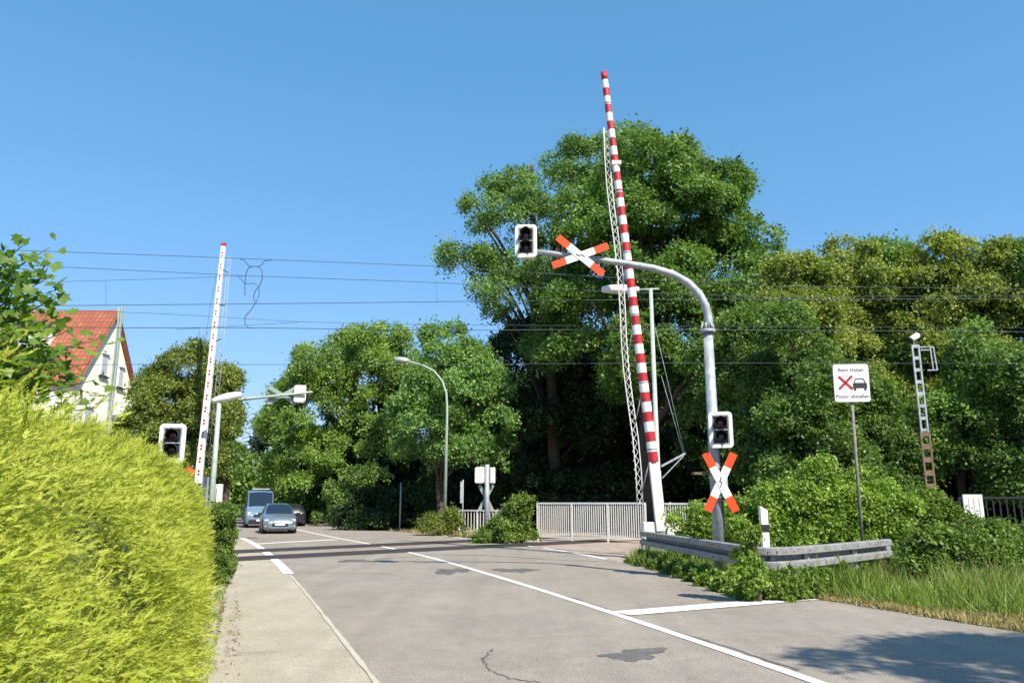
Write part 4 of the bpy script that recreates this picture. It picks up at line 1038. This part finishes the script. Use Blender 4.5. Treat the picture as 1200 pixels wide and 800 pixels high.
# right-hand row
rows = [
 (930, 37, [(930, 330, 34, 40), (912, 375, 40, 45), (948, 400, 36, 55), (930, 480, 55, 80)], 'lime', 'yellowish crowned tree right of the big dark tree', 31),
 (985, 39, [(998, 322, 32, 38), (980, 360, 38, 45), (1015, 375, 36, 45), (995, 440, 50, 80)], 'lime', 'yellow tipped tree rising straight behind the engine sign', 32),
 (1045, 40, [(1045, 312, 26, 36), (1060, 350, 36, 45), (1035, 410, 42, 55), (1060, 470, 50, 75)], 'mid', 'round topped green tree between the sign and the lattice mast', 33),
 (1105, 38, [(1100, 314, 34, 38), (1085, 355, 38, 45), (1125, 375, 36, 55), (1100, 450, 50, 75)], 'lime', 'yellow green tree behind the lattice mast', 34),
 (1170, 37, [(1172, 325, 32, 40), (1150, 375, 36, 50), (1190, 390, 36, 55), (1170, 480, 55, 80)], 'lime', 'green tree with light tips right of the lattice mast', 35),
 (1235, 36, [(1225, 318, 36, 42), (1240, 390, 50, 65), (1235, 490, 55, 80)], 'mid', 'green tree cut by the right edge of the picture', 36),
 (890, 35, [(893, 400, 26, 45), (885, 460, 38, 60), (885, 540, 50, 55)], 'maple', 'low dark maple close behind the lower crossbuck', 37),
 (960, 32, [(925, 415, 22, 48), (945, 480, 42, 55), (955, 545, 55, 42)], 'maple', 'dark leafy maple behind the delineator post', 38),
 (1135, 33, [(1150, 455, 34, 60), (1120, 510, 42, 50), (1140, 560, 60, 35)], 'mid', 'low bushy tree behind the dark iron railing', 39),
 (1040, 34, [(1010, 490, 32, 55), (1055, 530, 40, 50), (1040, 565, 55, 35)], 'maple', 'low dark bushy tree behind the foot of the lattice mast', 40),
 (1215, 31, [(1200, 480, 30, 70), (1225, 520, 40, 60), (1215, 565, 50, 35)], 'maple', 'low dark bushy tree at the right edge', 41),
]
for ub, Y, ells, lm, lab, sd_ in rows:
    tree_px('broadleaf_tree', lab, Y, ub, ells, LM[lm], sd_, leaf=.22 if Y > 35 else .2, n_blobs=84 if len(ells) > 3 else 58, rb=.85, clusters=38, per=15, cl_r=.30, trunk_r=.25, limbs=10, group='trees beyond the railway')
# middle group
tree_px('broadleaf_tree', 'wide round green tree left of the thin curved street lamp', 62, 440,
        [(420, 450, 75, 60), (370, 490, 55, 70), (460, 470, 60, 80), (358, 550, 42, 45), (430, 540, 70, 50)], LM['midlit'], 51, leaf=.30, n_blobs=120, rb=1.45, clusters=40, per=15, cl_r=.45, trunk_r=.42, limbs=16, group='trees along the far road')
tree_px('broadleaf_tree', 'fresh light green tree behind the thin curved street lamp', 46, 517,
        [(525, 420, 38, 45), (545, 470, 58, 55), (500, 500, 40, 60), (570, 500, 38, 50), (545, 545, 45, 28)], LM['fresh'], 52, leaf=.25, n_blobs=105, rb=1.05, clusters=32, per=13, cl_r=.38, trunk_r=.28, limbs=22, group='trees along the far road')
tree_px('broadleaf_tree', 'green tree overhanging the far road behind the queue', 80, 345,
        [(345, 548, 34, 40), (326, 575, 22, 22), (365, 560, 40, 35)], LM['midlit'], 53, leaf=.36, n_blobs=60, rb=1.5, clusters=34, per=13, cl_r=.5, trunk_r=.35, limbs=10, group='trees along the far road')
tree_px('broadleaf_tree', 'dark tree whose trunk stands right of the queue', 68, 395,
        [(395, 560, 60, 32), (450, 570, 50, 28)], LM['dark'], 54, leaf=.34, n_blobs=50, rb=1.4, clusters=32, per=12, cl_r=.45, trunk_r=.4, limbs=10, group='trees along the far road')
tree_px('conifer_tree', 'dark blue green conifer tip under the long left arm', 95, 325,
        [(322, 500, 14, 25), (325, 530, 22, 40)], LM['spruce'], 55, leaf=.5, n_blobs=40, rb=1.2, clusters=26, per=12, cl_r=.4, trunk_r=.3, limbs=6, cat='conifer')
# left
tree_px('broadleaf_tree', 'round tree between the cream house and the dotted barrier', 33, 205,
        [(215, 445, 38, 38), (190, 480, 34, 34), (235, 490, 42, 40), (200, 530, 60, 45), (255, 455, 22, 20), (152, 518, 25, 14)], LM['olive'], 61, leaf=.17, n_blobs=95, rb=.72, clusters=34, per=14, cl_r=.24, trunk_r=.22, limbs=16)
tree_px('ivy_clad_tree', 'tall narrow ivy clad tree right of the short street lamp', 40, 262,
        [(260, 505, 13, 45), (260, 560, 16, 45), (256, 480, 14, 25)], LM['mid'], 62, leaf=.2, n_blobs=55, rb=.6, clusters=30, per=13, cl_r=.25, trunk_r=.22, limbs=6)
for i, (u, Y, v, wu, hv, lm, lab) in enumerate(((283, 125, 578, 14, 15, 'far', 'far hazy tree closing the view down the road'), (270, 105, 575, 10, 18, 'far', 'far olive tree left of the road end'), (300, 110, 572, 16, 18, 'far', 'far low tree above the van roof'), (315, 130, 570, 16, 18, 'far', 'far tree beneath the conifer tip'))):
    tree_px('broadleaf_tree', lab, Y, u, [(u, v, wu, hv), (u + 4, v + 15, wu, hv * .7)], LM[lm], 70 + i, leaf=.5, n_blobs=36, rb=1.6, clusters=26, per=12, cl_r=.6, trunk_r=.3, limbs=6, group='far trees at the road end')
# tree outside the frame whose shade lies on the road in the right corner
tree('broadleaf_tree', 'roadside tree beside the viewpoint casting shade on the near right corner', Vector((10.4, 0.5, 0)),
     [(-0.3, 0.5, 7.9, 2.7, 2.3, 2.0), (-1.2, .6, 7.2, 1.4, 1.3, 1.1), (1.5, .2, 8.8, 2.0, 1.8, 1.6)], LM['mid'], 81, leaf=.16, n_blobs=46, rb=.75, clusters=28, per=12, cl_r=.26, trunk_r=.2, limbs=12)

# near maple on the left, leaning into the picture
def near_maple():
    rng = np.random.default_rng(3); Y = 8.2
    base = Vector((-7.6, 9.0, 0)); t = thing('maple_tree', 'maple with large lobed leaves leaning in over the yellow hedge', 'tree', base)
    mb = MB(); mb.tube([(0, 0, 0), (.1, -.1, 1.5), (.35, -.3, 3.0), (.3, -.3, 4.6)], [.13, .11, .07, .03], 9)
    tips = [(30, 285), (58, 290), (18, 310), (62, 322), (40, 340), (75, 345), (20, 360), (55, 372), (10, 395), (48, 398), (30, 425), (70, 420), (85, 432), (105, 425), (10, 440), (60, 445), (100, 400), (85, 385), (-20, 300), (-30, 360), (-15, 420), (125, 395), (112, 445), (92, 455), (45, 455), (5, 330), (-40, 400)]
    C = []; ctr = Vector((.2, -.2, 2.6))
    for i, (u, v) in enumerate(tips):
        e = P(u, v, Y + rng.uniform(-.5, .8)) - base
        if 95 < u: e = P(u, v, Y + 1.0) - base
        s = Vector((.1 + .2 * min(1, e.z / 4.5), -.2, min(4.4, max(1.4, e.z * .72)))); m = s.lerp(e, .55) + Vector((0, 0, .10))
        cv = curve3(s, m, e, 9); mb.tube(cv, [.022 * (1 - .1 * k) for k in range(9)], 5)
        k = 95 if u < 90 else 30
        for _ in range(k):
            f = rng.uniform(.30, 1.02); p = cv[min(8, int(f * 8))]
            C.append((p.x + rng.normal(0, .13), p.y + rng.normal(0, .2), p.z + rng.normal(0, .12)))
    mb.build('trunk', M['twig'], t)
    C = np.array(C); n = len(C)
    N = rng.normal(size=(n, 3)) * .45 + np.array([.15, -.45, .75]); T = rng.normal(size=(n, 3)) * .8 + np.array([.4, -.2, -.5])
    cloud('crown', C, T, N, rng.uniform(.09, .175, n), 'maple', leafmat('near_maple_leaf', (.045, .11, .012), (.17, .28, .035), .38, nscale=1.5), t)
near_maple()

# ------------------------------------------------------------------ shrubs, vines, weeds
def shrub(name, label, Y, u, ells, lm, seed, leaf=.09, n_blobs=40, rb=.3, clusters=26, per=9, cl_r=.10, tpl='leaf', cat='shrub', group=None, limbs=10, dk=1.0, low=True):
    b = P(u, 600, Y); base = Vector((b.x, Y, 0)); E = []
    for e in ells:
        dy = e[4] if len(e) > 4 else 0; c = world_ell(e[0], e[1], Y + dy, e[2], e[3]); E.append((c[0] - base.x, c[1] - base.y, c[2], c[3], c[4] * dk, c[5]))
    if low: E += [(x, y, z * .40, rx * 1.05, ry * 1.05, max(.12, z * .42)) for x, y, z, rx, ry, rz in E]
    return tree(name, label, base, E, LM[lm], seed, leaf, int(n_blobs * 1.5), rb, clusters, per, cl_r, .035, limbs, (.4, 1.13), tpl, group=group, cat=cat, bark=M['twig'])
shrub('bush', 'green roadside bush under the trees right of the queue', 70, 372, [(372, 588, 28, 18), (345, 594, 14, 12)], 'mid', 95, .3, 44, .7, 22, 10, .3)
shrub('bush', 'green bush under the wide round tree', 58, 420, [(425, 572, 26, 24), (400, 585, 20, 18)], 'mid', 96, .26, 44, .6, 22, 10, .26)
shrub('hedge_end_bush', 'small leaved dark green bush at the far end of the yellow hedge', 16.2, 262, [(258, 640, 13, 38), (262, 610, 12, 20), (256, 665, 13, 22), (246, 640, 10, 40)], 'weed', 90, .065, 46, .16, 26, 10, .07, group=None)
shrub('bush', 'leafy green bush growing at the far signal post', 33.5, 590, [(588, 616, 26, 10), (609, 602, 14, 19), (566, 621, 18, 6), (598, 610, 18, 14)], 'weed', 91, .14, 54, .28, 24, 10, .15)
shrub('bush', 'tall weeds around the foot of the thin curved street lamp', 41, 525, [(508, 613, 14, 7), (530, 609, 10, 11)], 'olive', 92, .13, 26, .3, 18, 8, .22)
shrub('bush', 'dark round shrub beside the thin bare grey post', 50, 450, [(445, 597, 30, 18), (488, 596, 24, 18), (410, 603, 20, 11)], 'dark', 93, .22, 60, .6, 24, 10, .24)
for i, (Y, u, ells, lm, lab) in enumerate((
    (19.5, 815, [(808, 610, 14, 10), (836, 607, 22, 11), (868, 606, 22, 13)], 'vine', 'climbing vine tangle between the striped barrier and the lower crossbuck'),
    (18.5, 930, [(925, 598, 34, 22), (958, 585, 30, 25), (892, 614, 24, 16), (962, 562, 20, 17), (935, 578, 14, 14)], 'vine', 'bright vine mound behind the delineator post'),
    (19.0, 1000, [(998, 588, 34, 30), (1040, 600, 32, 26), (985, 612, 44, 22), (1012, 563, 15, 15), (1048, 575, 14, 16)], 'vine', 'bright vine mound around the foot of the engine sign'),
    (20.5, 1080, [(1078, 604, 34, 24), (1112, 614, 32, 20)], 'weed', 'leafy weed mound below the lattice mast'),
    (21.5, 1150, [(1150, 632, 46, 20), (1195, 640, 40, 18)], 'weed', 'dark weeds below the iron railing'),
    (14.6, 1130, [(1092, 652, 30, 24), (1150, 664, 40, 28), (1205, 672, 40, 28)], 'weed', 'tall leafy weeds behind the verge grass at the right'),
    (23.5, 900, [(880, 604, 30, 11), (940, 582, 32, 16)], 'weed', 'leafy thicket behind the vine mounds'))):
    shrub('vine_thicket', lab, Y + 1.2, u, ells, lm, 100 + i, .115, 66, .27, 24, 10, .17, group='vine thickets behind the guardrail', dk=.55)
shrub('vine', 'vine spilling over the guardrail at its bend', 13.4, 883, [(880, 640, 9, 22), (872, 622, 14, 12), (884, 664, 9, 14)], 'vine', 120, .10, 30, .12, 16, 8, .06, cat='vine')
for i, (u0_, u1_, lab) in enumerate(((752, 790, 'low leafy weeds at the crossing end of the guardrail'), (792, 838, 'low leafy weeds under the left half of the guardrail'),
        (840, 888, 'low leafy weeds below the bend of the guardrail'), (890, 940, 'low leafy weeds in front of the right half of the guardrail'), (945, 1035, 'low weeds at the right end of the guardrail'))):
    E = []; um = (u0_ + u1_) / 2; q0 = None
    for k in range(4):
        u = u0_ + (u1_ - u0_) * k / 3; v = float(np.interp(u, [753, 812, 872, 893, 925, 1040], [621.5, 629.5, 638, 640.5, 640.2, 631])); q = G(u, v, .85); q = q * (1 - .55 / q.length) if u < 945 else q
        if q0 is None: q0 = Vector((q.x, q.y, 0))
        E.append((q.x - q0.x, q.y - q0.y, .06 if i < 3 else .16, .42, .28, .20 if i < 3 else .30))
    tree('weed_clump', lab, q0, E, LM['weed' if i != 2 else 'vine'], 130 + i, .085, 60, .10, 16, 8, .07, .012, 4, (.3, 1.0), 'leaf', group='weed clumps under the guardrail', cat='weeds', bark=M['twig'])

def grass(name, polys, n, h, m, seed, ratio=.5, wide=1.0):
    rng = np.random.default_rng(seed); pts = []
    for poly in polys:
        A = np.array([tuple(G(u, v)[:2]) for u, v in poly]); lo, hi = A.min(0), A.max(0); k = 0
        need = n // len(polys); acc = []
        while k < need:
            q = rng.uniform(lo, hi, (need * 2, 2)); ins = np.zeros(len(q), bool); j = len(A) - 1
            for i in range(len(A)):
                c = ((A[i, 1] > q[:, 1]) != (A[j, 1] > q[:, 1])) & (q[:, 0] < (A[j, 0] - A[i, 0]) * (q[:, 1] - A[i, 1]) / (A[j, 1] - A[i, 1] + 1e-12) + A[i, 0]); ins ^= c; j = i
            q = q[ins]; acc.append(q); k += len(q)
        pts.append(np.concatenate(acc)[:need])
    q = np.concatenate(pts); n = len(q)
    den = .5 + .5 * np.sin(q[:, 0] * 2.3 + 1.3 * np.sin(q[:, 1] * 1.9)) * np.sin(q[:, 1] * 1.7 + 2)
    C = np.column_stack([q, np.full(n, -.03)]); T = rng.normal(size=(n, 3)) * .38 + np.array([0, 0, 1.0])
    N = rng.normal(size=(n, 3)); N[:, 2] *= .2
    S = h * rng.uniform(.45, 1.2, n) * (.6 + .7 * den)
    ob = cloud(name, C, T, N, S, 'blade', m, W=np.clip(wide * .28 / S, .25, 3)); return tag(ob, kind='stuff')
grass('verge_grass', [[(735, 661), (800, 672), (900, 692), (960, 700), (1080, 716), (1210, 728), (1210, 668), (1040, 655), (900, 655), (770, 645)]], 26000, .42, LM['grass'], 1)
grass('dry_grass', [[(920, 697), (1000, 708), (1100, 725), (1210, 742), (1210, 720), (1080, 706), (960, 694)]], 15000, .13, LM['straw'], 2)
grass('dry_grass', [[(380, 614), (450, 621), (545, 630), (640, 627), (640, 620), (540, 620), (450, 611), (390, 608)]], 16000, .22, LM['straw'], 3, wide=1.6)
grass('verge_grass', [[(380, 612), (450, 618), (545, 624), (640, 622), (640, 612), (540, 608), (450, 603), (390, 602)]], 12000, .45, LM['grass'], 4, wide=2.0)
grass('verge_grass', [[(243, 800), (252, 770), (262, 700), (272, 672), (262, 668), (250, 700), (238, 770), (232, 800)]], 1200, .09, LM['grass'], 5)
grass('verge_grass', [[(900, 694), (960, 699), (1080, 714), (1210, 726), (1210, 668), (1040, 655), (900, 660)]], 5000, .62, LM['grass'], 7, wide=.8)
grass('dry_grass', [[(930, 690), (1000, 695), (1080, 704), (1210, 716), (1210, 668), (1040, 655), (920, 665)]], 2600, .6, LM['straw'], 8, wide=.7)
for i, (u, v, Yd, w_, lab) in enumerate(((930, 676, 0, 18, 'leafy weeds in the verge grass right below the delineator'), (985, 668, 0, 22, 'leafy weeds in the verge grass below the guardrail end'), (1050, 672, 0, 20, 'leafy weeds in the tall grass beyond the guardrail end'), (1100, 690, 0, 16, 'leafy weeds at the dry grass edge'), (1140, 676, 0, 26, 'broad leafy weeds in the tall grass toward the right edge'), (1185, 690, 0, 22, 'leafy weeds in the grass at the right edge'))):
    q = G(u, v); k = 14.0 / 900
    tree('weed_clump', lab, Vector((q.x, q.y, 0)), [(0, 0, .15, w_ * k, .35, .32), (.2, .1, .3, w_ * k * .5, .25, .3)], LM['weed'], 150 + i, .08, 34, .14, 14, 7, .09, .012, 5, (.2, 1.0), 'leaf', group='weed clumps in the verge grass', cat='weeds', bark=M['twig'])
grass('verge_grass', [[(1040, 655), (1210, 668), (1210, 640), (1040, 640)]], 9000, .6, LM['grass'], 6)

def wood(name, u0, u1, Y, vt, lm, seed, n_blobs, leaf=.5):
    rng = np.random.default_rng(seed); x0, x1 = P(u0, 600, Y).x, P(u1, 600, Y).x; zt = P(600, vt, Y).z
    E = [(x0 + (x1 - x0) * (i + .5) / 8, Y + rng.uniform(-1, 2), zt * rng.uniform(.36, .5), (x1 - x0) / 13, 2.5, zt * .55) for i in range(8)]
    C, T, N, S, bc = crown_cloud(rng, E, n_blobs, 1.9, 40, 12, leaf, .6, (.3, 1.0))
    C[:, 2] = np.abs(C[:, 2]); return tag(cloud(name, C, T, N, S, 'quad', lm), kind='stuff')
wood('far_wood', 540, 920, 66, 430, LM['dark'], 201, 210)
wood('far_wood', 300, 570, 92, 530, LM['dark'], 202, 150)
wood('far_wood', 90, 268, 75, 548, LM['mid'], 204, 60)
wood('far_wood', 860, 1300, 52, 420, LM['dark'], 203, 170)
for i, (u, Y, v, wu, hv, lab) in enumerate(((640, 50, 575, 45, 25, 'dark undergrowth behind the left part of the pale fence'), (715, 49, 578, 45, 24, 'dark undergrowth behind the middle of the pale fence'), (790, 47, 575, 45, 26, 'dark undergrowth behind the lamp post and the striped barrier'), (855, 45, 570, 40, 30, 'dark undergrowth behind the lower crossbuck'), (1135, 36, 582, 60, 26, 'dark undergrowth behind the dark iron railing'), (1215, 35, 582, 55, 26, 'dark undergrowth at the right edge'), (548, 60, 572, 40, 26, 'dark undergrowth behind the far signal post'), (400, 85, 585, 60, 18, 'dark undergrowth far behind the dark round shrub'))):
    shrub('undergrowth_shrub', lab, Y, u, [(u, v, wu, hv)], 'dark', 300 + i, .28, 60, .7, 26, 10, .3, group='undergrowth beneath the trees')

def litter(name, polys, n, size, m, seed):
    rng = np.random.default_rng(seed); out = []
    for poly in polys:
        A = np.array([tuple(G(u, v)[:2]) for u, v in poly]); k = n // len(polys); w = rng.dirichlet(np.ones(len(A)), k); out.append(w @ A)
    q = np.concatenate(out); n = len(q); C = np.column_stack([q, rng.uniform(.006, .018, n)]); N = rng.normal(size=(n, 3)) * .4 + np.array([0, 0, 1.0])
    return tag(cloud(name, C, rng.normal(size=(n, 3)) * np.array([1, 1, .2]), N, size * rng.uniform(.4, 1.5, n) ** 1.5, 'leaf', m), kind='stuff')
sand = mat('sandy_grit', (0.36, 0.30, 0.21), 0.95, var=0.45, scale=30)
litter('road_edge_grit', [[(860, 692), (960, 706), (950, 699), (880, 690)], [(950, 703), (1080, 722), (1210, 744), (1210, 737), (1080, 715), (960, 700)], [(735, 662), (860, 690), (880, 690), (760, 664)]], 2400, .03, sand, 5)
litter('leaf_litter', [[(246, 800), (262, 720), (270, 690), (262, 690), (250, 730)], [(246, 800), (285, 800), (285, 720), (275, 680)]], 420, .03, mat('dry_leaf', (0.22, 0.16, 0.07), 0.9, var=0.5, scale=20), 6)
